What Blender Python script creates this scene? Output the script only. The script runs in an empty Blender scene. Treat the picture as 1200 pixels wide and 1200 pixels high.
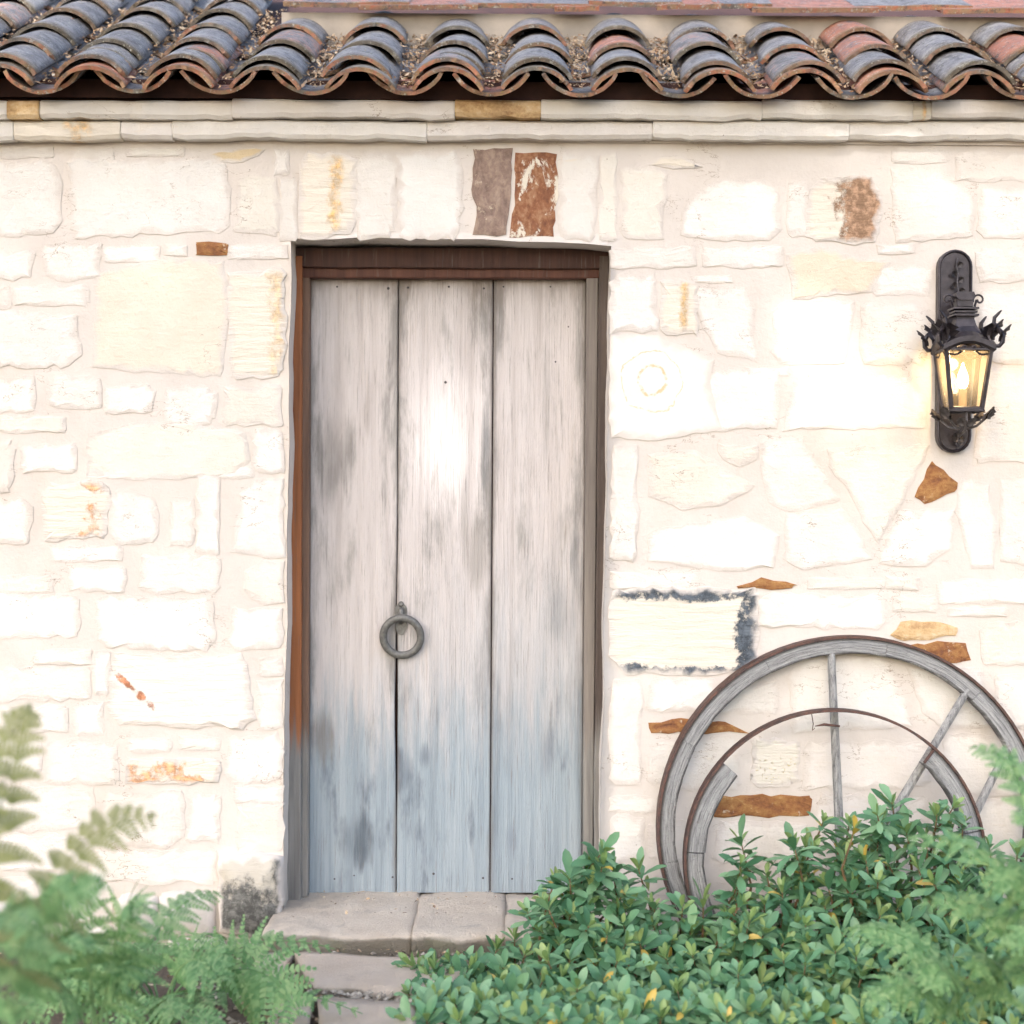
import bpy, math, random
from mathutils import Vector, Matrix, noise as mnoise
R = random.Random(7)
scene = bpy.context.scene
# ------------------------------------------------------------------ camera, sky, sun, exposure
CAMZ, D, F, ROLL = 1.42, 5.5, 1969.0, math.radians(0.4)      # eye height, distance to the wall, focal length in photo pixels
cam_d = bpy.data.cameras.new('camera'); cam = bpy.data.objects.new('camera', cam_d)
scene.collection.objects.link(cam); scene.camera = cam
cam.location = (0, -D, CAMZ)
cam.rotation_euler = (math.radians(90), -ROLL, 0)
cam_d.sensor_width = 36; cam_d.lens = F / 1200 * 36
cam_d.clip_start = 0.05; cam_d.clip_end = 800
cam_d.dof.use_dof = True; cam_d.dof.focus_distance = 5.45; cam_d.dof.aperture_fstop = 1.8
SUN_DIR = Vector((-0.34, -0.80, 0.62)).normalized()
world = bpy.data.worlds.new('World'); scene.world = world; world.use_nodes = True
wn = world.node_tree.nodes; wl = world.node_tree.links
sky = wn.new('ShaderNodeTexSky'); sky.sky_type = 'NISHITA'; sky.sun_disc = False
sky.sun_elevation = math.asin(SUN_DIR.z); sky.sun_rotation = math.atan2(SUN_DIR.x, SUN_DIR.y)
sky.air_density = 1.0; sky.dust_density = 3.0; sky.ozone_density = 0.5
wn['Background'].inputs['Strength'].default_value = 0.15
wl.new(sky.outputs[0], wn['Background'].inputs['Color'])
sun_d = bpy.data.lights.new('sun', 'SUN'); sun_d.energy = 2.2; sun_d.angle = math.radians(1.2); sun_d.color = (1.0, 0.98, 0.955)
sun = bpy.data.objects.new('sun', sun_d); scene.collection.objects.link(sun)
sun.rotation_euler = SUN_DIR.to_track_quat('Z', 'Y').to_euler(); sun.location = (-3, -6, 7)
vs = scene.view_settings
vs.view_transform = 'Standard'; vs.look = 'None'; vs.exposure = 1.64; vs.gamma = 1.0; vs.use_curve_mapping = False
scene.render.engine = 'CYCLES'
scene.cycles.use_denoising = True
scene.cycles.max_bounces = 5; scene.cycles.diffuse_bounces = 3; scene.cycles.glossy_bounces = 2; scene.cycles.transparent_max_bounces = 8
scene.cycles.use_adaptive_sampling = True; scene.cycles.adaptive_threshold = .03; scene.cycles.caustics_reflective = False; scene.cycles.caustics_refractive = False

# ------------------------------------------------------------------ helpers
CO, SI = math.cos(ROLL), math.sin(ROLL)
def P(px, py, y=0.0):
    """photo pixel + depth behind the wall face -> world point"""
    a, b = px - 600, py - 600
    a, b = a * CO + b * SI, -a * SI + b * CO
    d = D + y
    return Vector((a * d / F, y, CAMZ - b * d / F))
def G(px, py, z):
    """photo pixel -> point on the horizontal plane z"""
    a, b = px - 600, py - 600
    b = -a * SI + b * CO
    return P(px, py, (CAMZ - z) * F / b - D)
WL = {}
COL = scene.collection
def link(o, parent, M):
    COL.objects.link(o)
    if parent is not None:
        o.parent = parent
        M = Matrix.Translation(-WL[parent]) @ M
    o.matrix_basis = M
    return o
def mesh(name, vs_, fs, mats, smooth=False, mi=None):
    me = bpy.data.meshes.new(name); me.from_pydata([tuple(v) for v in vs_], [], fs)
    for m in (mats if isinstance(mats, (list, tuple)) else [mats]): me.materials.append(m)
    if mi: me.polygons.foreach_set('material_index', mi)
    if smooth: me.polygons.foreach_set('use_smooth', [True] * len(me.polygons))
    me.update(); return me
def add(name, vs_, fs, mats, parent=None, smooth=False, color=None, mi=None, origin=None, const=None):
    vs_ = [Vector(v) for v in vs_]
    if origin is None:
        c = Vector((0, 0, 0))
        for v in vs_: c += v
        c /= max(1, len(vs_))
    else: c = Vector(origin)
    o = bpy.data.objects.new(name, mesh(name, [v - c for v in vs_], fs, mats, smooth, mi))
    if color: o.color = (*color, 1)
    if const is not None: at = o.data.attributes.new('inner', 'FLOAT', 'POINT'); at.data.foreach_set('value', [const] * len(vs_))
    link(o, parent, Matrix.Translation(c)); WL[o] = c
    return o
def put(name, me, M, parent, color=None):
    o = bpy.data.objects.new(name, me)
    if color: o.color = (*color, 1)
    link(o, parent, M); WL[o] = M.translation.copy()
    return o
def thing(name, loc, label, cat, group=None):
    o = bpy.data.objects.new(name, None); COL.objects.link(o); o.location = loc; WL[o] = Vector(loc)
    o.empty_display_size = .1
    o['label'] = label; o['category'] = cat
    if group: o['group'] = group
    return o
class MB:
    def __init__(s): s.v = []; s.f = []; s.m = []
    def add(s, vs_, fs, m=0):
        b = len(s.v); s.v += [Vector(v) for v in vs_]; s.f += [tuple(i + b for i in f) for f in fs]; s.m += [m] * len(fs)
    def box(s, c, sx, sy, sz, rot=None, m=0, bev=0.0):
        c = Vector(c); vs_ = []
        for z in (-1, 1):
            for y in (-1, 1):
                for x in (-1, 1):
                    v = Vector((x * sx / 2, y * sy / 2, z * sz / 2))
                    if rot: v = rot @ v
                    vs_.append(c + v)
        s.add(vs_, [(0, 2, 3, 1), (4, 5, 7, 6), (0, 1, 5, 4), (2, 6, 7, 3), (0, 4, 6, 2), (1, 3, 7, 5)], m)
    def tube(s, pts, rad, n=6, m=0, caps=True, flat=1.0):
        pts = [Vector(p) for p in pts]; k = len(pts)
        rads = rad if isinstance(rad, (list, tuple)) else [rad] * k
        vs_ = []; fs = []; up = None
        for i, p in enumerate(pts):
            t = (pts[min(i + 1, k - 1)] - pts[max(i - 1, 0)]).normalized()
            if up is None: up = Vector((0, 1, 0)) if abs(t.y) < .9 else Vector((1, 0, 0))
            sd = t.cross(up).normalized(); u2 = sd.cross(t).normalized(); up = u2
            for j in range(n):
                a = 2 * math.pi * j / n
                vs_.append(p + (sd * math.cos(a) + u2 * math.sin(a) * flat) * rads[i])
        for i in range(k - 1):
            for j in range(n):
                fs.append((i * n + j, i * n + (j + 1) % n, (i + 1) * n + (j + 1) % n, (i + 1) * n + j))
        if caps: fs.append(tuple(range(n - 1, -1, -1))); fs.append(tuple((k - 1) * n + j for j in range(n)))
        s.add(vs_, fs, m)
    def prism(s, poly, y0, y1, m=0):
        """poly of (x,z) points extruded from y0 (front) to y1"""
        n = len(poly)
        s.add([(x, y0, z) for x, z in poly] + [(x, y1, z) for x, z in poly],
              [tuple(range(n)), tuple(range(2 * n - 1, n - 1, -1))] + [(i, i + n, (i + 1) % n + n, (i + 1) % n) for i in range(n)], m)
    def build(s, name, mats, parent=None, smooth=False, color=None, origin=None):
        return add(name, s.v, s.f, mats, parent, smooth, color, s.m if max(s.m or [0]) else None, origin)
def nz(p, f, seed=0.0): return mnoise.noise(Vector((p[0] * f + seed, p[1] * f + seed * 1.7, p[2] * f - seed)))
def bez(a, b, c, t): return a * (1 - t) ** 2 + b * 2 * t * (1 - t) + c * t * t

# ------------------------------------------------------------------ materials
class NT:
    def __init__(s, name):
        s.mat = bpy.data.materials.new(name); s.mat.use_nodes = True
        s.t = s.mat.node_tree; s.bsdf = s.t.nodes['Principled BSDF']; s.g = s.t.nodes.new('ShaderNodeNewGeometry')
        s.tc = s.t.nodes.new('ShaderNodeTexCoord'); s.oi = s.t.nodes.new('ShaderNodeObjectInfo')
    @property
    def pos(s): return s.g.outputs['Position']
    @property
    def gen(s): return s.tc.outputs['Generated']
    @property
    def obj(s): return s.tc.outputs['Object']
    @property
    def ocol(s): return s.oi.outputs['Color']
    @property
    def rnd(s): return s.oi.outputs['Random']
    @property
    def isl(s): return s.g.outputs['Random Per Island']
    def _in(s, sock, v):
        if isinstance(v, bpy.types.NodeSocket): s.t.links.new(v, sock)
        elif v is not None:
            if isinstance(v, (tuple, list)) and sock.type == 'RGBA' and len(v) == 3: v = (*v, 1)
            sock.default_value = v
    def scale(s, vec, sc, off=None):
        n = s.t.nodes.new('ShaderNodeVectorMath'); n.operation = 'MULTIPLY_ADD'
        s._in(n.inputs[0], vec); n.inputs[1].default_value = sc
        if off is not None:
            if isinstance(off, bpy.types.NodeSocket): s.t.links.new(off, n.inputs[2])
            else: n.inputs[2].default_value = off
        return n.outputs[0]
    def noise(s, vec, sc, detail=4, rough=.55, dist=0):
        n = s.t.nodes.new('ShaderNodeTexNoise'); s._in(n.inputs['Vector'], vec)
        n.inputs['Scale'].default_value = sc; n.inputs['Detail'].default_value = detail
        n.inputs['Roughness'].default_value = rough; n.inputs['Distortion'].default_value = dist
        return n.outputs[0]
    def vor(s, vec, sc, out='Distance', feature='F1'):
        n = s.t.nodes.new('ShaderNodeTexVoronoi'); s._in(n.inputs['Vector'], vec); n.feature = feature
        n.inputs['Scale'].default_value = sc; return n.outputs[out]
    def ramp(s, fac, stops):
        n = s.t.nodes.new('ShaderNodeValToRGB'); s._in(n.inputs[0], fac); e = n.color_ramp.elements
        while len(e) < len(stops): e.new(.5)
        for q, (p, c) in zip(e, stops):
            q.position = p; q.color = (c, c, c, 1) if isinstance(c, (int, float)) else (*c, 1)
        return n.outputs[0]
    def mix(s, fac, a, b, mode='MIX'):
        n = s.t.nodes.new('ShaderNodeMix'); n.data_type = 'RGBA'; n.blend_type = mode; n.clamp_factor = True
        s._in(n.inputs[0], fac); s._in(n.inputs[6], a); s._in(n.inputs[7], b); return n.outputs[2]
    def math(s, op, a, b=None, clamp=False):
        n = s.t.nodes.new('ShaderNodeMath'); n.operation = op; n.use_clamp = clamp
        s._in(n.inputs[0], a); s._in(n.inputs[1], b); return n.outputs[0]
    def sep(s, vec):
        n = s.t.nodes.new('ShaderNodeSeparateXYZ'); s._in(n.inputs[0], vec); return n.outputs
    def step(s, v, lo, hi):
        n = s.t.nodes.new('ShaderNodeMapRange'); n.interpolation_type = 'SMOOTHSTEP'; s._in(n.inputs[0], v)
        n.inputs[1].default_value = lo; n.inputs[2].default_value = hi; return n.outputs[0]
    def smear(s, col, nv, amt=.32):
        at = s.t.nodes.new('ShaderNodeAttribute'); at.attribute_name = 'inner'
        k = s.step(s.math('ADD', at.outputs['Fac'], s.math('MULTIPLY', s.noise(s.pos, 26, 5, .7), amt * 2)), .30 + amt * .5, .62 + amt)
        m = s.ramp(s.noise(s.pos, 6, 6, .6), [(.3, (.625, .575, .535)), (.7, (.70, .652, .61))])
        return s.mix(k, m, col)
    def cracks(s, col, dark=(.30, .23, .17), amt=.8):
        v = s.scale(s.pos, (1, 1, 2.6))
        a = s.noise(v, 5.5, 5, .6, .3); k = s.step(s.math('ABSOLUTE', s.math('SUBTRACT', a, .5)), .0055, .001)
        k = s.math('MULTIPLY', k, s.step(s.noise(s.pos, 4.3, 3, .5), .52, .62))
        col = s.mix(s.math('MULTIPLY', k, amt), col, dark)
        sp = s.math('MULTIPLY', s.step(s.vor(s.pos, 34), .10, .05), s.step(s.noise(s.pos, 11, 3, .6), .60, .68))
        col = s.mix(s.math('MULTIPLY', sp, .8), col, (.22, .17, .12))
        st = s.noise(s.scale(s.pos, (1, 1, .8)), 2.1, 6, .65)
        return s.mix(s.math('MULTIPLY', s.step(st, .48, .72), .30), col, s.mix(1, col, (.86, .80, .70), 'MULTIPLY'))
    def fin(s, col, rough=.9, bump=None, bd=.004, bs=1.0, metal=0, spec=None, trans=None):
        s._in(s.bsdf.inputs['Base Color'], col); s._in(s.bsdf.inputs['Roughness'], rough); s._in(s.bsdf.inputs['Metallic'], metal)
        if spec is not None: s.bsdf.inputs['Specular IOR Level'].default_value = spec
        if bump is not None:
            n = s.t.nodes.new('ShaderNodeBump'); n.inputs['Strength'].default_value = bs; n.inputs['Distance'].default_value = bd
            s.t.links.new(bump, n.inputs['Height']); s.t.links.new(n.outputs[0], s.bsdf.inputs['Normal'])
        return s.mat

def m_mortar():
    n = NT('lime_mortar')
    a = n.noise(n.pos, 6, 6, .6); b = n.noise(n.pos, 60, 5, .65)
    c = n.ramp(a, [(.3, (.625, .575, .535)), (.7, (.70, .652, .61))])
    c = n.mix(n.math('MULTIPLY', n.step(b, .62, .78), .5), c, (.54, .47, .40))
    c = n.cracks(c)
    # damp dirt on the lowest courses
    z = n.sep(n.pos)[2]
    d = n.math('ADD', z, n.math('MULTIPLY', n.noise(n.pos, 4, 5, .6), .35))
    c = n.mix(n.math('MULTIPLY', n.step(d, .42, .22), .6), c, (.34, .31, .26))
    return n.fin(c, .95, n.math('ADD', a, n.math('MULTIPLY', b, .6)), .0035)
def m_stone():
    n = NT('cream_sandstone')
    off = n.scale(n.oi.outputs['Random'], (40, 40, 40))
    v = n.scale(n.pos, (1, 1, 1), off)
    st = n.scale(n.pos, (2.2, 2.2, 14), off)
    a = n.noise(v, 9, 6, .6); b = n.noise(st, 3, 6, .65, .6); fine = n.noise(v, 90, 4, .7)
    c = n.mix(1, n.ocol, n.ramp(a, [(.25, (.93, .92, .90)), (.6, (1, 1, 1)), (.8, (1.05, 1.03, .99))]), 'MULTIPLY')
    c = n.mix(n.math('MULTIPLY', n.step(b, .60, .76), .30), c, (.76, .62, .43))
    c = n.mix(n.math('MULTIPLY', n.step(n.noise(v, 22, 5, .7), .70, .78), .5), c, (.55, .36, .22))
    c = n.mix(n.math('MULTIPLY', n.step(fine, .66, .8), .35), c, (.50, .43, .36))
    z = n.sep(n.pos)[2]
    d = n.math('ADD', z, n.math('MULTIPLY', n.noise(n.pos, 5, 6, .65), .4))
    c = n.mix(n.math('MULTIPLY', n.step(d, .44, .22), .55), c, (.36, .33, .28))
    c = n.cracks(n.smear(c, a))
    h = n.math('ADD', n.math('MULTIPLY', b, .55), n.math('ADD', n.math('MULTIPLY', a, 1.0), n.math('MULTIPLY', n.noise(v, 38, 6, .75), .9)))
    return n.fin(c, .93, h, .0048)
def m_brown(name, stops, scale=14, mixcream=None, vert=False):
    n = NT(name)
    off = n.scale(n.oi.outputs['Random'], (40, 40, 40))
    v = n.scale(n.pos, (1, 1, 1), off)
    sv = n.scale(n.pos, (1.5, 1, .8) if vert else (.8, 1, 1.4), off)
    a = n.noise(sv, scale, 7, .68, .5); b = n.noise(v, 55, 5, .7)
    c = n.ramp(n.math('ADD', n.math('MULTIPLY', a, .6), n.math('MULTIPLY', b, .4)), stops)
    mk2 = n.noise(v, 26, 6, .72)
    if mixcream is None: c = n.mix(n.math('MULTIPLY', n.step(mk2, .60, .70), .8), c, (.70, .60, .46))
    if mixcream is not None:
        mk = n.noise(sv, scale * .55, 6, .7, .4)
        c = n.mix(n.step(mk, mixcream, mixcream + .07), c, (.74, .68, .58))
    return n.fin(c, .92, n.math('ADD', a, n.math('MULTIPLY', b, .4)), .009)
def m_patch(name, patchcol, kind, base=(.76, .70, .61), lo=.5, hi=.62):
    """cream stone with a mineral crust of its own shape, given in the stone's own box"""
    n = NT(name); x, y, z = n.sep(n.gen)
    w = n.noise(n.pos, 90 if kind == 'speck' else 20 if kind == 'edge' else 12, 8, .75); big = n.noise(n.pos, 5, 4, .6)
    if kind == 'edge': w = n.math('ADD', n.math('MULTIPLY', n.noise(n.pos, 10, 5, .65), .6), n.math('MULTIPLY', n.noise(n.pos, 55, 6, .75), .4))
    if kind == 'edge':      # along the top, the far end and the foot
        e = n.math('MAXIMUM', n.math('MULTIPLY', n.step(x, .72, .90), 1.0), n.math('MAXIMUM', n.step(z, .66, .92), n.math('MULTIPLY', n.step(z, .30, .04), 1.0)))
    elif kind == 'mid': e = n.math('MULTIPLY', n.step(n.math('ABSOLUTE', n.math('SUBTRACT', x, .62)), .36, .0), 1.0)
    elif kind == 'right': e = n.step(x, .25, .85)
    elif kind == 'diag': e = n.math('MULTIPLY', n.step(n.math('ABSOLUTE', n.math('SUBTRACT', n.math('ADD', x, n.math('MULTIPLY', z, .58)), .48)), .12, .0), n.step(x, .42, .30))
    elif kind == 'speck': e = n.step(n.math('ABSOLUTE', n.math('SUBTRACT', z, .35)), .5, .2)
    elif kind == 'foot': e = n.math('MAXIMUM', n.step(z, .9, .2), n.step(x, .75, 1.0))
    else: e = n.step(big, .35, .65)
    k = n.step(n.math('ADD', n.math('MULTIPLY', e, .42), n.math('MULTIPLY', w, 1.0)), lo, hi)
    fine = n.noise(n.pos, 120, 4, .7)
    pc = n.mix(n.step(n.noise(n.pos, 40, 5, .7), .4, .65), patchcol, tuple(min(1, q * 1.9 + .03) for q in patchcol))
    st = n.noise(n.scale(n.pos, (2, 2, 14)), 3, 5, .6)
    bc = n.mix(n.step(st, .4, .8), base, tuple(q * .9 for q in base))
    c = n.smear(n.mix(k, bc, pc), w)
    return n.fin(c, .93, n.math('ADD', n.math('MULTIPLY', k, .25), n.math('ADD', st, n.math('MULTIPLY', fine, .2))), .008)
def m_rings():
    n = NT('ringed_sandstone'); x, y, z = n.sep(n.gen)
    dx = n.math('MULTIPLY', n.math('SUBTRACT', x, .38), 1.1); dz = n.math('SUBTRACT', z, .56)
    d = n.math('SQRT', n.math('ADD', n.math('MULTIPLY', dx, dx), n.math('MULTIPLY', dz, dz)))
    d = n.math('ADD', d, n.math('MULTIPLY', n.math('SUBTRACT', n.noise(n.pos, 7, 5, .6), .5), .24))
    def ringat(r, w): return n.step(n.math('ABSOLUTE', n.math('SUBTRACT', d, r)), w, w * .3)
    k = n.math('MAXIMUM', ringat(.125, .018), n.math('MULTIPLY', ringat(.28, .009), .8))
    k = n.math('MULTIPLY', k, n.step(n.noise(n.pos, 30, 5, .7), .38, .55))
    a = n.noise(n.pos, 8, 5, .6)
    c = n.smear(n.mix(n.math('MULTIPLY', k, .75), n.ramp(a, [(.3, (.76, .73, .68)), (.7, (.81, .785, .745))]), (.60, .44, .20)), a)
    return n.fin(c, .93, a, .006)
def m_tile():
    n = NT('weathered_clay_tile'); x, y, z = n.sep(n.gen)
    off = n.scale(n.rnd, (60, 60, 60)); v = n.scale(n.obj, (1, 1, 1), off)
    a = n.noise(v, 8, 7, .7); b = n.noise(v, 40, 7, .78); streak = n.noise(n.scale(n.obj, (26, 4, 4), off), 1, 5, .65)
    clay = n.ramp(n.noise(v, 14, 5, .6), [(.3, (.42, .14, .075)), (.7, (.64, .27, .16))])
    pat = n.ramp(n.math('ADD', n.math('MULTIPLY', a, .5), n.math('MULTIPLY', b, .5)), [(.32, (.105, .10, .105)), (.5, (.27, .265, .275)), (.66, (.46, .455, .46))])
    pat = n.mix(n.math('MULTIPLY', n.step(streak, .54, .74), .6), pat, (.10, .095, .11))
    clayish = n.sep(n.ocol)[0]
    c = n.mix(n.math('MULTIPLY', n.step(n.math('ADD', n.math('MULTIPLY', n.math('ADD', a, b), .5), n.math('MULTIPLY', clayish, .42)), .66, .84), .85), pat, clay)
    # the lower lip: bare clay, grime and lichen, with a dark weathered band behind it
    lipn = n.math('ADD', y, n.math('MULTIPLY', n.math('SUBTRACT', b, .5), .09))
    c = n.mix(n.math('MULTIPLY', n.step(lipn, .15, .05), .55), c, n.mix(n.step(a, .4, .6), (.12, .09, .06), (.22, .19, .11)))
    lipc = n.mix(n.step(n.noise(v, 30, 5, .7), .42, .58), n.mix(n.sep(n.ocol)[1], (.20, .17, .125), clay), n.mix(n.sep(n.ocol)[1], (.13, .11, .08), (.42, .26, .14)))
    c = n.mix(n.step(lipn, .05, .022), c, lipc)
    c = n.mix(n.math('MULTIPLY', n.step(n.noise(v, 24, 8, .8), .54, .60), .75), c, (.115, .105, .095))
    c = n.mix(n.math('MULTIPLY', n.step(n.noise(n.scale(v, (1, 1, 1), (7, 3, 1)), 34, 8, .8), .57, .62), .8), c, (.50, .49, .43))
    c = n.mix(n.math('MULTIPLY', n.step(n.vor(v, 75), .28, .08), n.step(n.noise(v, 10, 4, .6), .46, .58)), c, (.54, .54, .46))
    c = n.mix(n.math('MULTIPLY', n.step(n.noise(v, 60, 4, .6), .66, .72), .8), c, (.34, .27, .08))
    return n.fin(c, .62, n.math('ADD', a, n.math('MULTIPLY', b, .9)), .013)
DOORY = .20
def m_wood_door():
    n = NT('weathered_door_wood')
    off = n.scale(n.rnd, (9, 9, 9)); gx_ = n.sep(n.gen)[0]
    g1 = n.noise(n.scale(n.pos, (30, 30, .9), off), 1, 7, .7); g2 = n.noise(n.scale(n.pos, (170, 170, 5), off), 1, 4, .75)
    bl = n.noise(n.scale(n.pos, (11, 11, 2.0), off), 1, 7, .68, .2); bl2 = n.noise(n.scale(n.pos, (13, 13, 3.0), off), 1, 5, .6)
    grit = n.noise(n.pos, 220, 3, .7); sxx = n.sep(n.pos)[0]
    z = n.sep(n.pos)[2]
    c = n.ramp(g1, [(.25, (.45, .405, .39)), (.5, (.615, .57, .56)), (.78, (.71, .67, .665))])
    grey = n.ramp(g1, [(.25, (.13, .125, .12)), (.7, (.33, .315, .30))])
    edge = n.step(n.math('ABSOLUTE', n.math('SUBTRACT', gx_, .5)), .30, .5)
    k = n.math('ADD', n.math('ADD', n.math('MULTIPLY', bl, .75), n.math('MULTIPLY', g1, .25)), n.math('MULTIPLY', edge, .10))
    c = n.mix(n.math('MULTIPLY', n.step(k, .51, .68), .85), c, grey)
    c = n.mix(n.math('MULTIPLY', n.math('MULTIPLY', n.step(g1, .55, .75), n.step(bl2, .45, .6)), .5), c, (.40, .30, .22))
    blue = n.ramp(g1, [(.22, (.18, .225, .265)), (.48, (.29, .355, .41)), (.75, (.41, .47, .515))])
    lvl = n.math('ADD', z, n.math('MULTIPLY', n.math('SUBTRACT', n.noise(n.scale(n.pos, (26, 26, 2.4), off), 1, 7, .72), .5), .95))
    c = n.mix(n.math('MULTIPLY', n.step(lvl, .92, .48), .95), c, blue)
    c = n.mix(n.math('MULTIPLY', n.step(n.math('SUBTRACT', lvl, n.math('MULTIPLY', sxx, .5)), 1.45, .65), .45), c, blue)
    db = n.math('MULTIPLY', n.step(n.math('ADD', n.math('MULTIPLY', bl2, .8), n.math('MULTIPLY', g1, .2)), .54, .68), n.step(lvl, .95, .55))
    c = n.mix(n.math('MULTIPLY', db, .8), c, (.12, .15, .19))
    # worn smudges where hands, boots and rain have stripped the paint
    sx_, sy_, sz_ = n.sep(n.pos)
    for px, py, wx, wz, col_, amt in [(392, 540, .085, .20, (.17, .16, .15), .9), (432, 470, .03, .16, (.26, .22, .19), .7), (569, 520, .022, .18, (.15, .16, .17), .9), (380, 860, .05, .12, (.19, .15, .12), .8), (420, 985, .07, .12, (.10, .125, .155), 1.0), (470, 905, .05, .09, (.13, .16, .20), .9), (500, 885, .03, .06, (.12, .15, .19), .9),
                                     (658, 720, .06, .17, (.17, .19, .21), .8), (640, 880, .04, .12, (.19, .22, .26), .7), (580, 960, .02, .2, (.13, .15, .18), .8), (676, 650, .03, .22, (.18, .19, .20), .8), (560, 650, .05, .15, (.27, .25, .23), .7), (600, 985, .03, .1, (.15, .18, .23), .8), (545, 600, .02, .25, (.24, .22, .20), .6), (640, 480, .02, .25, (.25, .24, .23), .6)]:
        q = P(px, py, DOORY); ax_ = n.math('MULTIPLY', n.math('SUBTRACT', sx_, q.x), 1 / wx); az_ = n.math('MULTIPLY', n.math('SUBTRACT', sz_, q.z), 1 / wz)
        dd = n.math('ADD', n.math('MULTIPLY', ax_, ax_), n.math('MULTIPLY', az_, az_))
        mk = n.step(n.math('SUBTRACT', n.math('ADD', n.math('MULTIPLY', bl2, 2.2), n.math('MULTIPLY', g1, 2.6)), n.math('ADD', dd, 1.2)), .35, 1.55)
        c = n.mix(n.math('MULTIPLY', mk, amt * .8), c, col_)
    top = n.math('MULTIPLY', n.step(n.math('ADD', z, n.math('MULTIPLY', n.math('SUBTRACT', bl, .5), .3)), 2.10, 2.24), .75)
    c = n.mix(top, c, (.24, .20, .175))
    c = n.mix(n.math('MULTIPLY', n.step(g2, .56, .70), .6), c, (.20, .175, .16))
    c = n.mix(n.math('MULTIPLY', n.step(grit, .62, .74), .35), c, (.2, .19, .18))
    seam = n.step(n.math('ADD', n.math('ABSOLUTE', n.math('SUBTRACT', gx_, .5)), n.math('MULTIPLY', n.math('SUBTRACT', bl2, .5), .10)), .455, .50)
    c = n.mix(n.math('MULTIPLY', seam, .6), c, (.17, .145, .13))
    return n.fin(c, .8, n.math('ADD', n.math('MULTIPLY', g1, .8), n.math('MULTIPLY', g2, .7)), .007)
def m_wood_frame():
    n = NT('stained_frame_wood'); z = n.sep(n.pos)[2]; x = n.sep(n.pos)[0]
    g1 = n.noise(n.scale(n.pos, (45, 45, 1.6)), 1, 6, .65); g2 = n.noise(n.scale(n.pos, (150, 150, 6)), 1, 4, .7)
    warm = n.mix(1, n.ramp(g1, [(.3, (.55, .5, .5)), (.7, (1.15, 1.1, 1.05))]), n.ocol, 'MULTIPLY')
    gr = n.ramp(g1, [(.3, (.13, .125, .12)), (.7, (.30, .29, .275))])
    lvl = n.math('ADD', z, n.math('MULTIPLY', n.math('SUBTRACT', g1, .5), .5))
    c = n.mix(n.step(lvl, .74, .60), warm, gr)
    c = n.mix(n.math('MULTIPLY', n.step(g2, .58, .7), .5), c, n.mix(.5, gr, (.06, .04, .03)))
    return n.fin(c, .75, n.math('ADD', g1, n.math('MULTIPLY', g2, .5)), .003)
def m_wheel_wood(uv):
    n = NT('silvered_wheel_wood' if uv else 'silvered_spoke_wood')
    v = n.scale(n.tc.outputs['UV'], (9, 9, 1), n.scale(n.rnd, (30, 30, 30))) if uv else n.scale(n.obj, (70, 70, 9))
    g = n.noise(v, 1, 7, .78); b = n.noise(n.obj, 7, 5, .65); f = n.noise(n.obj, 150, 4, .75)
    c = n.ramp(g, [(.32, (.085, .085, .085)), (.45, (.30, .30, .30)), (.58, (.48, .48, .475)), (.70, (.66, .65, .63))])
    if uv:
        w = n.math('ADD', n.sep(n.tc.outputs['UV'])[1], n.math('MULTIPLY', n.math('SUBTRACT', g, .5), .5))
        c = n.mix(n.math('MULTIPLY', n.step(n.math('ABSOLUTE', n.math('SUBTRACT', w, .5)), .36, .52), .7), c, (.055, .05, .048))
        c = n.mix(n.math('MULTIPLY', n.step(b, .60, .70), .75), c, (.17, .085, .05))
    c = n.mix(n.math('MULTIPLY', n.step(f, .57, .70), .55), c, (.07, .065, .06))
    return n.fin(c, .88, n.math('ADD', g, f), .008)
def m_rust(name, c0, c1, rough=.7, metal=.3):
    n = NT(name); a = n.noise(n.obj, 40, 6, .7)
    return n.fin(n.ramp(a, [(.35, c0), (.65, c1)]), rough, a, .0015, metal=metal)
def m_plain(name, col, rough=.6, var=.2, sc=30, metal=0.0, bump=.001):
    n = NT(name); a = n.noise(n.obj, sc, 5, .6)
    return n.fin(n.ramp(a, [(.3, tuple(q * (1 - var) for q in col)), (.7, tuple(q * (1 + var) for q in col))]), rough, a, bump, metal=metal)
def m_leaf(name, c0, c1, c2, rough=.42, trans=.25, spec=.5):
    n = NT(name)
    r = n.math('FRACT', n.math('ADD', n.math('MULTIPLY', n.rnd, 7.3), n.isl))
    a = n.noise(n.pos, 40, 3, .6)
    c = n.ramp(n.math('ADD', n.math('MULTIPLY', r, .75), n.math('MULTIPLY', a, .25)), [(.1, c0), (.5, c1), (.95, c2)])
    n.fin(c, rough, a, .001, spec=spec)
    t = n.t.nodes.new('ShaderNodeBsdfTranslucent'); n._in(t.inputs[0], n.mix(.5, c, (.16, .26, .05)))
    mx = n.t.nodes.new('ShaderNodeMixShader'); mx.inputs[0].default_value = trans
    n.t.links.new(n.bsdf.outputs[0], mx.inputs[1]); n.t.links.new(t.outputs[0], mx.inputs[2])
    n.t.links.new(mx.outputs[0], n.t.nodes['Material Output'].inputs[0])
    return n.mat
def m_soil():
    n = NT('garden_soil'); a = n.noise(n.pos, 5, 6, .65); b = n.noise(n.pos, 60, 6, .75)
    c = n.ramp(n.math('ADD', n.math('MULTIPLY', a, .5), n.math('MULTIPLY', b, .5)), [(.3, (.05, .038, .028)), (.55, (.12, .095, .07)), (.75, (.24, .20, .155))])
    return n.fin(c, .95, b, .015)
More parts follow.
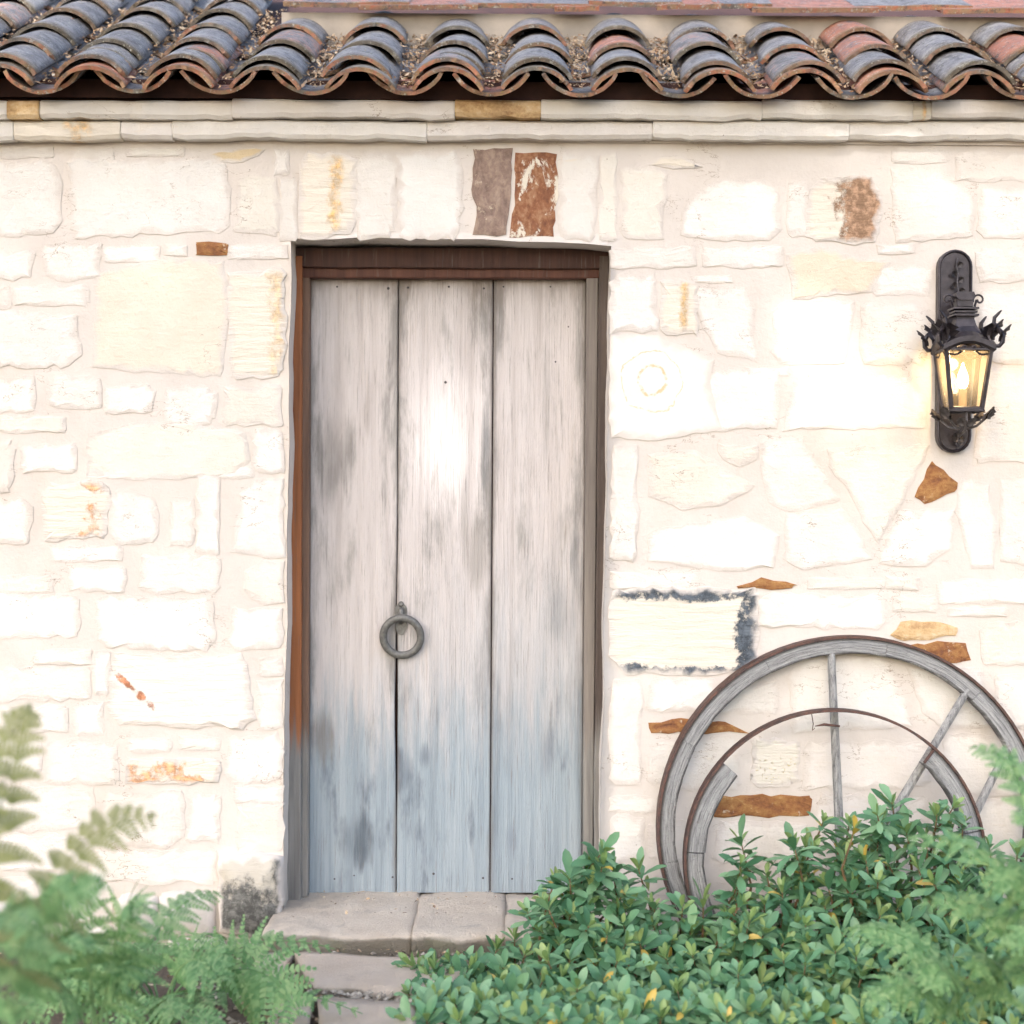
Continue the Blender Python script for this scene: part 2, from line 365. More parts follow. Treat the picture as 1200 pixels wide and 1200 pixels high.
def m_flag(name, c0, c1, dirt):
    n = NT(name); a = n.noise(n.pos, 7, 6, .62); b = n.noise(n.pos, 80, 5, .75); m = n.noise(n.pos, 12, 6, .7)
    c = n.ramp(a, [(.3, c0), (.7, c1)])
    c = n.mix(n.math('MULTIPLY', n.step(m, .55, .68), .55), c, dirt)
    c = n.mix(n.math('MULTIPLY', n.step(b, .6, .72), .5), c, tuple(q * .45 for q in c0))
    # moss and soil cling to the steep sides
    nzv = n.sep(n.g.outputs['Normal'])[2]
    c = n.mix(n.math('MULTIPLY', n.step(n.math('ADD', nzv, n.math('MULTIPLY', m, .5)), .85, .45), .75), c, n.mix(n.step(a, .45, .6), (.10, .09, .06), (.09, .10, .035)))
    pit = n.noise(n.pos, 150, 5, .8)
    c = n.mix(n.math('MULTIPLY', n.step(pit, .60, .70), .7), c, tuple(q * .35 for q in c0))
    c = n.mix(n.math('MULTIPLY', n.step(n.noise(n.pos, 3.3, 5, .6), .52, .66), .5), c, tuple(q * .8 + .02 for q in dirt))
    return n.fin(c, .95, n.math('ADD', n.math('ADD', a, b), n.math('MULTIPLY', pit, .8)), .014)
def m_chips(name, cols):
    n = NT(name); k = len(cols)
    return n.fin(n.ramp(n.isl, [((i + .5) / k, c) for i, c in enumerate(cols)]), .9)

M = dict(mortar=m_mortar(), stone=m_stone(), tile=m_tile(), door=m_wood_door(), frame=m_wood_frame(), wheel=m_wheel_wood(True), spoke=m_wheel_wood(False), rings=m_rings())
M['rust_stone'] = m_brown('rust_stone', [(.32, (.12, .05, .035)), (.45, (.27, .115, .045)), (.58, (.40, .21, .075)), (.74, (.60, .47, .30))])
M['purple_stone'] = m_brown('purple_brown_stone', [(.30, (.13, .085, .075)), (.48, (.27, .19, .155)), (.62, (.40, .30, .235)), (.78, (.52, .42, .33))], 16, None, True)
M['mottled_stone'] = m_brown('mottled_brown_stone', [(.32, (.10, .04, .03)), (.5, (.28, .12, .06)), (.7, (.52, .33, .2))], 22, .52, True)
M['tan_stone'] = m_brown('tan_stone', [(.30, (.30, .14, .055)), (.5, (.62, .43, .23)), (.75, (.76, .66, .48))], 10)
M['crust_stone'] = m_patch('black_crusted_stone', (.055, .068, .085), 'edge', lo=.79, hi=.88)
M['ochre_mid'] = m_patch('ochre_stained_stone', (.50, .32, .13), 'mid', lo=.76, hi=1.05)
M['ochre_right'] = m_patch('tan_stained_stone', (.55, .38, .21), 'right', lo=.80, hi=1.08)
M['brown_right'] = m_patch('brown_patched_stone', (.26, .16, .10), 'right', lo=.56, hi=.68)
M['rust_streak'] = m_patch('rust_streaked_stone', (.40, .17, .09), 'diag', base=(.80, .76, .70), lo=.86, hi=.96)
M['pale_rust'] = m_patch('pale_rusted_stone', (.52, .28, .15), 'blot', base=(.78, .71, .62), lo=.74, hi=.90)
M['mold_stone'] = m_patch('mould_stained_stone', (.085, .085, .08), 'foot', base=(.55, .51, .44), lo=.60, hi=.80)
M['speck_stone'] = m_patch('lichen_speckled_stone', (.62, .45, .12), 'speck', base=(.76, .72, .64), lo=1.0, hi=1.06)
M['soil'] = m_soil()
M['sill'] = m_flag('worn_sill_stone', (.74, .64, .535), (.86, .775, .67), (.54, .48, .42))
M['flag'] = m_flag('buff_flagstone', (.70, .59, .485), (.80, .70, .595), (.60, .51, .43))
M['iron'] = m_plain('dark_iron', (.075, .068, .072), .5, .35, 60, .6)
M['iron_grey'] = m_plain('grey_forged_iron', (.15, .15, .145), .55, .35, 90, .4)
M['lantern_iron'] = m_plain('bronzed_lantern_metal', (.040, .034, .040), .4, .4, 50, .4)
M['lantern_leaf'] = m_plain('verdigris_leaf_metal', (.085, .075, .075), .55, .4, 60, .4)
M['tyre'] = m_rust('rusty_iron_tyre', (.05, .036, .034), (.14, .07, .052))
M['board'] = m_plain('dark_eave_board', (.05, .02, .015), .8, .4, 12)  # wood colour darkened to carry the shade under the tiles
M['plaster'] = m_plain('parapet_plaster', (.42, .37, .315), .95, .14, 9, 0, .004)
M['leaf'] = m_leaf('shrub_leaf', (.06, .175, .092), (.145, .325, .175), (.28, .465, .27))
M['young'] = m_leaf('young_shrub_leaf', (.17, .29, .11), (.25, .38, .14), (.35, .46, .19))
M['yellow'] = m_leaf('yellowed_leaf', (.50, .34, .06), (.62, .45, .09), (.66, .50, .2))
M['fern'] = m_leaf('fern_green', (.09, .22, .085), (.19, .36, .15), (.34, .49, .23), .55, .3, .35)
M['fern_pale'] = m_leaf('fern_olive', (.26, .29, .12), (.36, .38, .18), (.44, .45, .24), .65, .45, .2)
M['twig'] = m_plain('brown_twig', (.20, .13, .07), .8, .3, 40)
M['litter'] = m_chips('dry_litter', [(.56, .42, .28), (.40, .25, .13), (.66, .55, .40), (.28, .17, .10), (.48, .36, .25), (.20, .11, .06)])
M['pebble'] = m_chips('pale_pebbles', [(.30, .27, .23), (.48, .44, .38), (.16, .13, .10), (.38, .34, .29), (.10, .08, .06)])
def m_emit(name, col, s):
    n = NT(name); n.bsdf.inputs['Base Color'].default_value = (*col, 1)
    n.bsdf.inputs['Emission Color'].default_value = (*col, 1); n.bsdf.inputs['Emission Strength'].default_value = s
    return n.mat
M['bulb'] = m_emit('lit_bulb', (1.0, .78, .46), 16)
M['candle'] = m_plain('candle_sleeve', (.62, .46, .28), .6, .1)
def m_glass():
    n = NT('seeded_lantern_glass'); t = n.t
    gl = t.nodes.new('ShaderNodeBsdfGlossy'); gl.inputs['Roughness'].default_value = .12
    tr = t.nodes.new('ShaderNodeBsdfTransparent'); tr.inputs[0].default_value = (.98, .90, .76, 1)
    tl = t.nodes.new('ShaderNodeBsdfTranslucent'); tl.inputs[0].default_value = (1, .88, .68, 1)
    m1 = t.nodes.new('ShaderNodeMixShader'); m1.inputs[0].default_value = .08
    t.links.new(tr.outputs[0], m1.inputs[1]); t.links.new(tl.outputs[0], m1.inputs[2])
    m2 = t.nodes.new('ShaderNodeMixShader'); m2.inputs[0].default_value = .06
    t.links.new(m1.outputs[0], m2.inputs[1]); t.links.new(gl.outputs[0], m2.inputs[2])
    t.links.new(m2.outputs[0], t.nodes['Material Output'].inputs[0]); return n.mat
M['glass'] = m_glass()

# ------------------------------------------------------------------ ground
gv, gf = [], []
xs = [-120, -40, -12, -6] + [-3 + .15 * i for i in range(41)] + [6, 12, 40, 120]
ys = [-120, -40, -14] + [-6 + .15 * i for i in range(43)] + [3, 14, 60, 150]
for y in ys:
    for x in xs:
        z = .02 * nz((x, y, 0), 1.3) + .012 * nz((x, y, 0), 6) if abs(x) < 3.2 and -6.2 < y < .5 else -.01
        gv.append((x, y, z - .012))
nx = len(xs)
for j in range(len(ys) - 1):
    for i in range(nx - 1): gf.append((j * nx + i, j * nx + i + 1, (j + 1) * nx + i + 1, (j + 1) * nx + i))
ground = add('ground', gv, gf, M['soil'], smooth=True, origin=(0, 0, 0)); ground['kind'] = 'structure'

# ------------------------------------------------------------------ the house
house = thing('stone_house', (0, .3, 0), 'cream rubble stone house front with clay tile eave and old plank door', 'house')
# wall core of mortar with the door opening
OL = [P(341, 285), P(331, 1085)]; OR = [P(716, 288), P(702, 1085)]
def opx(z, e): t = (z - e[0].z) / (e[1].z - e[0].z); return e[0].x + (e[1].x - e[0].x) * t
OT = P(530, 284).z
WX0, WX1, WZ1 = -2.7, 2.7, 2.74
x_l, x_r = P(336, 600).x, P(709, 600).x
gx = [WX0 + (x_l - WX0) * i / 34 for i in range(35)] + [x_l + (x_r - x_l) * i / 18 for i in range(1, 18)] + [x_r + (WX1 - x_r) * i / 38 for i in range(39)]
gz = [-.1 + (OT + .1) * i / 44 for i in range(45)] + [OT + (WZ1 - OT) * i / 12 for i in range(1, 13)]
iL, iR, jT = 34, 34 + 18, 44
wb = MB(); idx = {}; V = []
def wv(i, j):
    if (i, j) in idx: return idx[(i, j)]
    x, z = gx[i], gz[j]
    if i == iL and j <= jT: x = opx(z, OL) + .004 * nz((x, 0, z), 9) + .006 * nz((x, 3, z), 3)
    if i == iR and j <= jT: x = opx(z, OR) + .004 * nz((x, 0, z), 9) + .006 * nz((x, 3, z), 3)
    if j == jT and iL <= i <= iR:
        z += .012 * math.sin(math.pi * (i - iL) / (iR - iL)) + .007 * nz((x, 0, z), 8) - .010 * (x + .2)
    p = Vector((x, 0, z)); p.y = .0005 + .0013 * nz(p, 5) + .0007 * nz(p, 17)
    idx[(i, j)] = len(V); V.append(p); return idx[(i, j)]
FF = []
for j in range(len(gz) - 1):
    for i in range(len(gx) - 1):
        if iL <= i < iR and j < jT: continue
        FF.append((wv(i, j), wv(i + 1, j), wv(i + 1, j + 1), wv(i, j + 1)))
ring = [(iL, j) for j in range(0, jT + 1)] + [(i, jT) for i in range(iL + 1, iR + 1)] + [(iR, j) for j in range(jT - 1, -1, -1)]
prev = [wv(*k) for k in ring]
for dep in (.03, .10, .26):
    cur = []
    for a in [wv(*k) for k in ring]:
        p = V[a]; q = Vector((p.x, dep, p.z))
        q.x += .004 * nz(q, 7); q.z += .004 * nz(q, 7, 3)
        V.append(q); cur.append(len(V) - 1)
    for a in range(len(ring) - 1): FF.append((prev[a], prev[a + 1], cur[a + 1], cur[a]))
    prev = cur
wall = add('wall', V, FF, M['mortar'], house, smooth=True, origin=(0, .1, 0))
bb = MB()
bb.box((-1.75, .44, 1.3), 1.95, .30, 2.75); bb.box((1.5, .44, 1.3), 2.35, .30, 2.75); bb.box((-.2, .46, 2.55), 1.1, .26, .3)
bb.build('wall_core', M['mortar'], house)

# ---- stones, traced in photo pixels: outline on the wall face
CREAM, WHITE, YEL, PINK, DUN = (.77, .74, .705), (.795, .775, .75), (.775, .74, .68), (.77, .73, .70), (.735, .695, .655)
def outline(poly, step=15, jit=2.0):
    out = []; n = len(poly)
    for i in range(n):
        a, b = Vector(poly[i]), Vector(poly[(i + 1) % n]); L = (b - a).length; k = max(2, int(L / step))
        nrm = Vector((b - a)).normalized(); nrm = Vector((nrm.y, -nrm.x))
        for j in range(k):
            t = j / k; q = a + (b - a) * t
            q += nrm * R.uniform(-jit, jit) + (b - a).normalized() * R.uniform(-1, 1) * min(3, L / k * .2)
            out.append(q)
    return out
def stone(shape, col=CREAM, mat='stone', proud=None, name='stone', jit=None, label=None):
    if len(shape) == 4 and not isinstance(shape[0], tuple):
        x0, y0, x1, y1 = shape; w, h = x1 - x0, y1 - y0; k = min(w, h) * .22
        r = lambda: k * R.uniform(.15, 1.0)
        a, b, c, d = r(), r(), r(), r()
        sk = lambda: R.uniform(-.05, .05) * min(w, h)
        poly = [(x0 + a, y0 + sk()), (x1 - b, y0 + sk()), (x1 + sk(), y0 + b), (x1 + sk(), y1 - c), (x1 - c, y1 + sk()), (x0 + d, y1 + sk()), (x0 + sk(), y1 - d), (x0 + sk(), y0 + a)]
        jt = jit if jit is not None else min(2.6, min(w, h) * .07)
    else: poly = shape; jt = jit if jit is not None else 1.6
    pts = [P(q.x, q.y) for q in outline(poly, 10, jt * 1.15)]
    cc = sum(pts, Vector()) / len(pts); pts = [p + (p - cc).normalized() * .006 for p in pts]
    if proud is None: proud = R.uniform(.0022, .0040)
    c = Vector((0, 0, 0))
    for p in pts: c += p
    c /= len(pts); n = len(pts)
    def ins(p, d): v = c - p; L = v.length; return p + v * min(.6, d / L)
    vs_ = [Vector((p.x, .012, p.z)) for p in pts]
    vs_ += [ins(p, .002) + Vector((0, -proud * .55, 0)) for p in pts]
    tilt = (R.uniform(-.012, .012), R.uniform(-.012, .012))
    for p in pts:
        q = ins(p, R.uniform(.012, .030)); q.y = -proud * R.uniform(.85, 1.15) + tilt[0] * (q.x - c.x) + tilt[1] * (q.z - c.z); vs_.append(q)
    vs_.append(Vector((c.x, -proud * 1.1, c.z)))
    fs = []
    for rr in (0, 1):
        for i in range(n): k = (i + 1) % n; fs.append((rr * n + i, rr * n + k, rr * n + n + k, rr * n + n + i))
    for i in range(n): fs.append((2 * n + i, 2 * n + (i + 1) % n, 3 * n))
    if sum((pts[i].x * pts[(i + 1) % n].z - pts[(i + 1) % n].x * pts[i].z) for i in range(n)) < 0: fs = [f[::-1] for f in fs]
    j = R.uniform(.95, 1.04)
    o = add(name, vs_, fs, M[mat], wall, smooth=proud > .02, color=tuple(q * j for q in col))
    at = o.data.attributes.new('inner', 'FLOAT', 'POINT'); at.data.foreach_set('value', [0.0] * n + [.12] * n + [.45] * n + [3.0])
    if label: o['label'] = label
    return o
ST = [
 # left of the door, from the ledge down
 ((-25, 172, 62, 185), DUN), ((85, 172, 132, 189), DUN), ((150, 173, 215, 183), YEL), ([(245, 181), (290, 173), (312, 176), (285, 191), (258, 189)], (.66, .54, .36)),
 ((-25, 190, 76, 275), WHITE), ((83, 190, 267, 275), WHITE), ((278, 205, 325, 275), YEL), ((321, 175, 338, 205), CREAM), ((328, 208, 348, 281), CREAM),
 ((-25, 293, 38, 326), CREAM), ((50, 286, 119, 326), WHITE), ((122, 288, 187, 306), WHITE), ((193, 287, 218, 299), WHITE), ((268, 287, 336, 303), WHITE),
 ((17, 335, 104, 359), CREAM), ((-25, 334, 12, 360), DUN), ((-25, 367, 92, 426), WHITE),
 ([(112, 320), (190, 303), (262, 306), (266, 375), (258, 441), (150, 434), (108, 428)], (.73, .665, .575)),
 ((-25, 442, 42, 482), WHITE), ((58, 442, 118, 480), CREAM), ((122, 452, 178, 482), WHITE), ((192, 455, 252, 497), WHITE), ((262, 455, 331, 497), YEL),
 ((-25, 488, 76, 506), YEL), ([(104, 510), (150, 497), (215, 495), (285, 508), (294, 540), (280, 556), (200, 561), (102, 560)], YEL), ((297, 503, 331, 553), WHITE),
 ((25, 522, 88, 553), WHITE), ((-25, 520, 16, 575), DUN), ((255, 545, 297, 560), WHITE),
 ((-25, 588, 33, 636), WHITE), ((130, 578, 182, 637), WHITE), ((200, 583, 226, 640), CREAM), ((230, 557, 257, 648), WHITE),
 ([(282, 580), (300, 563), (331, 560), (332, 653), (272, 648), (276, 610)], WHITE),
 ((58, 640, 142, 657), WHITE), ((80, 664, 146, 692), WHITE), ((165, 652, 256, 694), WHITE), ([(284, 688), (288, 668), (310, 658), (331, 660), (331, 707), (310, 708), (296, 700)], YEL),
 ((-25, 675, 62, 694), YEL), ((-25, 698, 92, 744), WHITE), ((112, 698, 250, 760), WHITE), ((272, 712, 331, 761), WHITE),
 ((40, 762, 106, 779), YEL), ((109, 763, 127, 814), WHITE), ((-25, 784, 104, 821), CREAM), ((86, 824, 121, 862), WHITE), ((-25, 828, 78, 858), PINK),
 ((304, 770, 331, 791), CREAM), ((303, 798, 331, 853), WHITE),
 ((55, 868, 136, 918), CREAM), ((150, 866, 200, 881), WHITE), ((211, 863, 256, 879), YEL), ((268, 862, 331, 916), WHITE), ((-25, 866, 46, 910), CREAM),
 ((275, 921, 331, 940), WHITE), ((277, 944, 331, 999), YEL), ((222, 930, 258, 986), WHITE), ((118, 930, 214, 992), CREAM), ((-25, 922, 110, 972), CREAM),
 ((-25, 980, 102, 1022), PINK), ((110, 998, 252, 1034), CREAM), ((-25, 1030, 46, 1072), CREAM), ((56, 1034, 128, 1078), CREAM),
 # lintel course
 ((418, 180, 462, 277), CREAM), ((466, 177, 542, 276), WHITE), ((656, 180, 699, 278), CREAM), ((703, 178, 722, 281), YEL),
 # right of the door
 ((727, 195, 778, 279), YEL), ([(797, 276), (803, 240), (820, 222), (850, 209), (895, 212), (912, 228), (914, 268), (900, 280), (850, 281)], WHITE), ((924, 212, 945, 276), CREAM),
 ((717, 290, 815, 313), CREAM), ((824, 289, 918, 312), WHITE), ([(922, 298), (960, 290), (1000, 300), (1040, 308), (1020, 340), (930, 350)], (.74, .64, .52)),
 ((716, 323, 767, 389), WHITE), ([(812, 335), (875, 337), (884, 362), (880, 393), (889, 424), (842, 412), (826, 386), (816, 360)], WHITE), ((812, 323, 858, 331), WHITE),
 ([(905, 366), (925, 352), (1000, 356), (990, 424), (915, 426), (905, 412), (912, 396)], WHITE),
 ((822, 432, 914, 503), WHITE), ((874, 430, 925, 440), WHITE), ([(932, 448), (1064, 440), (1086, 470), (1082, 500), (918, 503)], WHITE),
 ([(1045, 200), (1095, 196), (1142, 230), (1140, 276), (1050, 284)], CREAM), ((1149, 222, 1225, 276), WHITE), ((1029, 287, 1070, 297), WHITE), ((1046, 172, 1110, 190), DUN), ((1120, 178, 1225, 212), DUN),
 ((1022, 312, 1090, 346), PINK), ((1012, 352, 1086, 428), CREAM), ((1146, 292, 1225, 330), PINK), ((1150, 338, 1225, 424), CREAM), ((1145, 434, 1225, 538), CREAM),
 ((717, 522, 748, 655), WHITE), ([(762, 532), (815, 529), (843, 545), (884, 570), (845, 590), (800, 596), (762, 582)], YEL), ([(840, 521), (887, 523), (884, 538), (866, 545), (848, 536)], YEL),
 ([(893, 515), (940, 514), (962, 550), (984, 586), (930, 598), (902, 590), (892, 552)], WHITE), ([(761, 622), (870, 605), (912, 628), (905, 664), (850, 668), (760, 656)], WHITE),
 ([(921, 604), (985, 596), (1005, 620), (1020, 655), (940, 666), (920, 656)], WHITE),
 ([(972, 526), (1090, 521), (1062, 575), (1030, 634), (1013, 612), (998, 578), (974, 548)], YEL),
 ([(1052, 600), (1118, 598), (1114, 640), (1084, 664), (1030, 661)], WHITE), ([(1126, 562), (1158, 566), (1168, 615), (1166, 664), (1138, 664), (1122, 600)], CREAM), ([(1172, 562), (1225, 552), (1225, 668), (1172, 655)], PINK),
 ((716, 671, 818, 690), CREAM), ((948, 677, 1036, 690), YEL), ((1039, 677, 1076, 690), YEL), ((1099, 681, 1225, 706), CREAM),
 ((889, 698, 1037, 735), WHITE), ((1047, 697, 1097, 716), YEL), ((1150, 732, 1225, 778), YEL), ((1112, 712, 1180, 722), CREAM),
 ((717, 797, 750, 918), CREAM), ((762, 797, 838, 833), WHITE), ((846, 800, 912, 836), CREAM), ((760, 866, 868, 924), CREAM),
 ([(925, 792), (940, 772), (1038, 768), (1062, 820), (1068, 850), (930, 858)], CREAM), ([(1062, 782), (1150, 784), (1162, 850), (1104, 852), (1084, 836)], WHITE),
 ((942, 872, 1092, 926), PINK), ((1102, 862, 1225, 930), CREAM), ((1166, 790, 1225, 852), CREAM), ((958, 934, 1082, 1000), PINK), ((1092, 938, 1225, 1002), CREAM),
 ((716, 934, 768, 952), CREAM), ((716, 956, 754, 1008), CREAM), ((762, 966, 828, 1010), DUN), ((970, 1008, 1080, 1060), DUN), ((1092, 1010, 1225, 1060), DUN),
]
for s, c in ST: stone(s, c)
SPECIAL = [
 ((231, 285, 266, 298), 'rust_stone', 'small rust brown stone chip'), ((268, 318, 335, 441), 'ochre_right', None), ((50, 567, 126, 631), 'pale_rust', None),
 ((130, 767, 292, 851), 'rust_streak', 'white stone with a slanting rust streak'), ((148, 890, 257, 918), 'pale_rust', 'long stone blotched with pale rust'),
 ((352, 178, 414, 277), 'ochre_mid', 'lintel stone with an ochre stain'), ([(557, 177), (600, 176), (598, 215), (594, 274), (556, 274), (560, 240), (553, 222)], 'purple_stone', 'purplish brown lintel stone'),
 ([(604, 180), (650, 180), (653, 215), (648, 276), (598, 276), (604, 240)], 'mottled_stone', 'lintel stone mottled dark brown and cream'),
 ([(757, 193), (775, 184), (800, 184), (822, 197), (790, 196)], 'crust_stone', None), ((775, 331, 815, 392), 'ochre_mid', None), ((948, 210, 1034, 283), 'brown_right', 'stone patched with flaking brown crust'),
 ([(716, 393), (770, 395), (835, 424), (830, 450), (846, 501), (770, 515), (716, 511)], 'rings', 'white stone marked with yellow rings'),
 ([(1092, 540), (1104, 552), (1120, 566), (1118, 577), (1100, 581), (1084, 590), (1073, 580), (1084, 560)], 'rust_stone', 'small jagged rust brown stone under the lantern'),
 ([(866, 685), (895, 679), (932, 684), (926, 689), (868, 689)], 'rust_stone', None),
 ((715, 692, 886, 788), 'crust_stone', 'cream stone edged with black crust'),
 ([(1045, 742), (1058, 730), (1100, 728), (1122, 736), (1120, 745), (1060, 750)], 'tan_stone', None), ([(1056, 756), (1128, 753), (1135, 772), (1120, 777), (1080, 772)], 'rust_stone', None),
 ([(761, 846), (800, 844), (850, 846), (876, 858), (764, 858)], 'rust_stone', 'flat rust brown stone crossed by the wheel rim'), ((837, 934, 948, 957), 'rust_stone', 'flat orange brown stone inside the wheel'),
 ((880, 868, 936, 924), 'speck_stone', None), ((838, 964, 952, 1012), 'stone', None),
]
for s, m, lb in SPECIAL: stone(s, CREAM, m, R.uniform(.002, .006), label=lb)
# stained corner block at the foot of the jamb and the rounded footing stones beside it
stone([(262, 1006), (300, 1000), (330, 1003), (333, 1040), (330, 1078), (300, 1098), (262, 1088), (256, 1040)], CREAM, 'mold_stone', .045, jit=3, label='grey mould stained corner block by the doorstep')
for s in [(188, 1046, 252, 1096), (138, 1050, 184, 1100), (92, 1084, 134, 1120), (20, 1078, 86, 1112), (-20, 1060, 20, 1100), (200, 1098, 262, 1130)]:
    stone(s, PINK, 'stone', R.uniform(.03, .05))

# ---- cornice: two projecting courses of thin ledge stones
def ledge(px0, px1, py0, py1, yf, mat='stone', col=CREAM):
    a, b = P(px0, py0, yf), P(px1, py0, yf); zt, zb = (a.z + b.z) / 2, (P(px0, py1, yf).z + P(px1, py1, yf).z) / 2
    x0, x1 = a.x + .0004, b.x - .0004; n = max(5, int((x1 - x0) / .035)); slope = -math.tan(ROLL) * 0
    vs_ = []; fs = []; dz = R.uniform(-.004, .003); dy = R.uniform(-.006, .004)
    for i in range(n + 1):
        x = x0 if i == 0 else x1 if i == n else x0 + .004 + (x1 - x0 - .008) * (i - 1) / (n - 2); e = .0014 if i in (0, n) else 0
        s1 = .007 * nz((x, 0, zb), 5, 5) + .006 * nz((x, 0, zb), 19, 9) + .004 * nz((x, 0, zb), 45, 2) + dz; s2 = .003 * nz((x, 0, zt), 9, 1); s3 = .008 * nz((x, 0, zt), 8, 4) + .005 * nz((x, 0, zt), 30, 4) + dy
        prof = [(.03, zt - e), (yf + .010 + s3 + e, zt + s2 - e), (yf + s3 + e, zt - .008 + s2), (yf + s3 * .6 + e - .002, zb + .012 + s1), (yf + .008 + s3 + e, zb + s1 + e), (.03, zb + .003 + s1 * .4 + e)]
        vs_ += [Vector((x, y, z)) for y, z in prof]
    k = 6
    for i in range(n):
        for j in range(k - 1): fs.append((i * k + j, i * k + j + 1, i * k + k + j + 1, i * k + k + j))
    fs += [tuple(range(k - 1, -1, -1)), tuple(n * k + j for j in range(k))]
    j = R.uniform(.95, 1.03)
    return add('ledge_stone', vs_, fs, M[mat], cornice, color=tuple(q * j for q in col), const=1.0)
za, zb_ = P(600, 116, -.03).z, P(600, 166, -.03).z
cb = MB(); cb.box((0, .02, (za + zb_) / 2), 5.3, .06, za - zb_ - .008)
cornice = cb.build('cornice', M['mortar'], house)
def course(joints, py0, py1, yf, special):
    for a, b in zip(joints[:-1], joints[1:]):
        sp = special.get(a)
        ledge(a, b, py0, py1, yf, sp or 'stone', R.choice([CREAM, CREAM, PINK, WHITE]))
course([-60, 8, 46, 272, 533, 634, 893, 1070, 1092, 1270], 117, 138.5, -.085, {533: 'tan_stone', 8: 'tan_stone', 1070: 'ochre_mid'})
course([-60, 16, 141, 202, 500, 765, 995, 1270], 141, 163, -.055, {16: 'ochre_mid'})

# ---- roof: deck, pan tiles below, cover tiles over them
TH = math.atan(.5); U = Vector((0, math.cos(TH), math.sin(TH))); N = Vector((0, -math.sin(TH), math.cos(TH)))
EY = -.17; PITCH = .2814; X0 = (47 - 600) * (D + EY) / F
E0z = P(600, 114, EY).z
def rp(x, s, h): return Vector((x, EY, E0z)) + U * s + N * h
dk = MB()
a = [rp(-2.75, .10, -.045), rp(2.75, .10, -.045), rp(2.75, 2.2, -.045), rp(-2.75, 2.2, -.045)]
dk.add(a + [p - N * .03 for p in a], [(0, 1, 2, 3), (7, 6, 5, 4), (0, 4, 5, 1), (1, 5, 6, 2), (2, 6, 7, 3), (3, 7, 4, 0)])
roof = dk.build('roof', M['board'], house)
eb = MB(); zb2 = P(600, 114, -.06).z; eb.box((0, -.035, zb2 + .02), 5.3, .05, .06); eb.build('eave_board', M['board'], house)
TL, TT, RAD = .45, .012, .132
def tile_mesh(cover, seed):
    rr = random.Random(seed); n, m = 14, 5; vs_ = []; A = math.radians(60 if cover else 60)
    ph = rr.uniform(0, 9)
    for layer in (0, 1):
        for j in range(m):
            v = j / (m - 1); y = TL * v; tp = (1.0 - .17 * v) if cover else (1.06 - .12 * v)
            r = (RAD - layer * TT) * tp
            for i in range(n):
                a = -A + 2 * A * i / (n - 1)
                yy = y + (.008 * math.sin(a * 3 + ph) + .010 * mnoise.noise(Vector((a * 5, seed, 0))) + .006 * mnoise.noise(Vector((a * 14, seed, 3))) if j == 0 else 0)
                w = 1 + .02 * math.sin(v * 4 + ph + a) + .03 * mnoise.noise(Vector((a * 2, v * 3, seed)))
                if cover: vs_.append((r * math.sin(a) * w, yy, RAD * tp * .0 + r * math.cos(a) - RAD * math.cos(A) * tp))
                else: vs_.append((r * math.sin(a) * w, yy, RAD * tp - r * math.cos(a)))
    fs = []; o = n * m
    for j in range(m - 1):
        for i in range(n - 1):
            q = (j * n + i, j * n + i + 1, (j + 1) * n + i + 1, (j + 1) * n + i)
            fs.append(q if cover else q[::-1]); q2 = tuple(k + o for k in q); fs.append(q2[::-1] if cover else q2)
    for i in range(n - 1):
        q = (i, i + 1, o + i + 1, o + i); fs.append(q[::-1]); k = (m - 1) * n
        q = (k + i, k + i + 1, o + k + i + 1, o + k + i); fs.append(q)
    for j in range(m - 1):
        fs.append((j * n, (j + 1) * n, o + (j + 1) * n, o + j * n)); k = n - 1
        fs.append((j * n + k, o + j * n + k, o + (j + 1) * n + k, (j + 1) * n + k))
    me = mesh('clay_tile', vs_, fs, M['tile']); 
    me.polygons.foreach_set('use_smooth', [len(p.vertices) == 4 and i < (m - 1) * (n - 1) * 2 for i, p in enumerate(me.polygons)])
    return me
COVERS = [tile_mesh(True, i) for i in range(9)]; PANS = [tile_mesh(False, 20 + i) for i in range(6)]
EXPO = .28
def place_tile(name, me, x, s, h, tilt, clay, lip):
    Mx = Matrix.Translation(rp(x, s, h)) @ Matrix.Rotation(TH - tilt, 4, 'X') @ Matrix.Rotation(R.gauss(0, .02), 4, 'Z') @ Matrix.Rotation(R.gauss(0, .025), 4, 'Y')
    put(name, me, Mx, roof, (clay, lip, R.random()))
xp = lambda px: (px - 600) * (D + EY) / F
LOBES = {0: 47, 1: 155, 2: 257, 3: 363, 4: 475, 5: 572, 6: 677, 7: 787, 8: 888, 9: 998, 10: 1087, 11: 1197}
PX = {i: (xp(LOBES[i]) if i in LOBES else X0 + PITCH * i) for i in range(-3, 14)}
PAR_X = P(330, 20, .56).x           # where the parapet starts
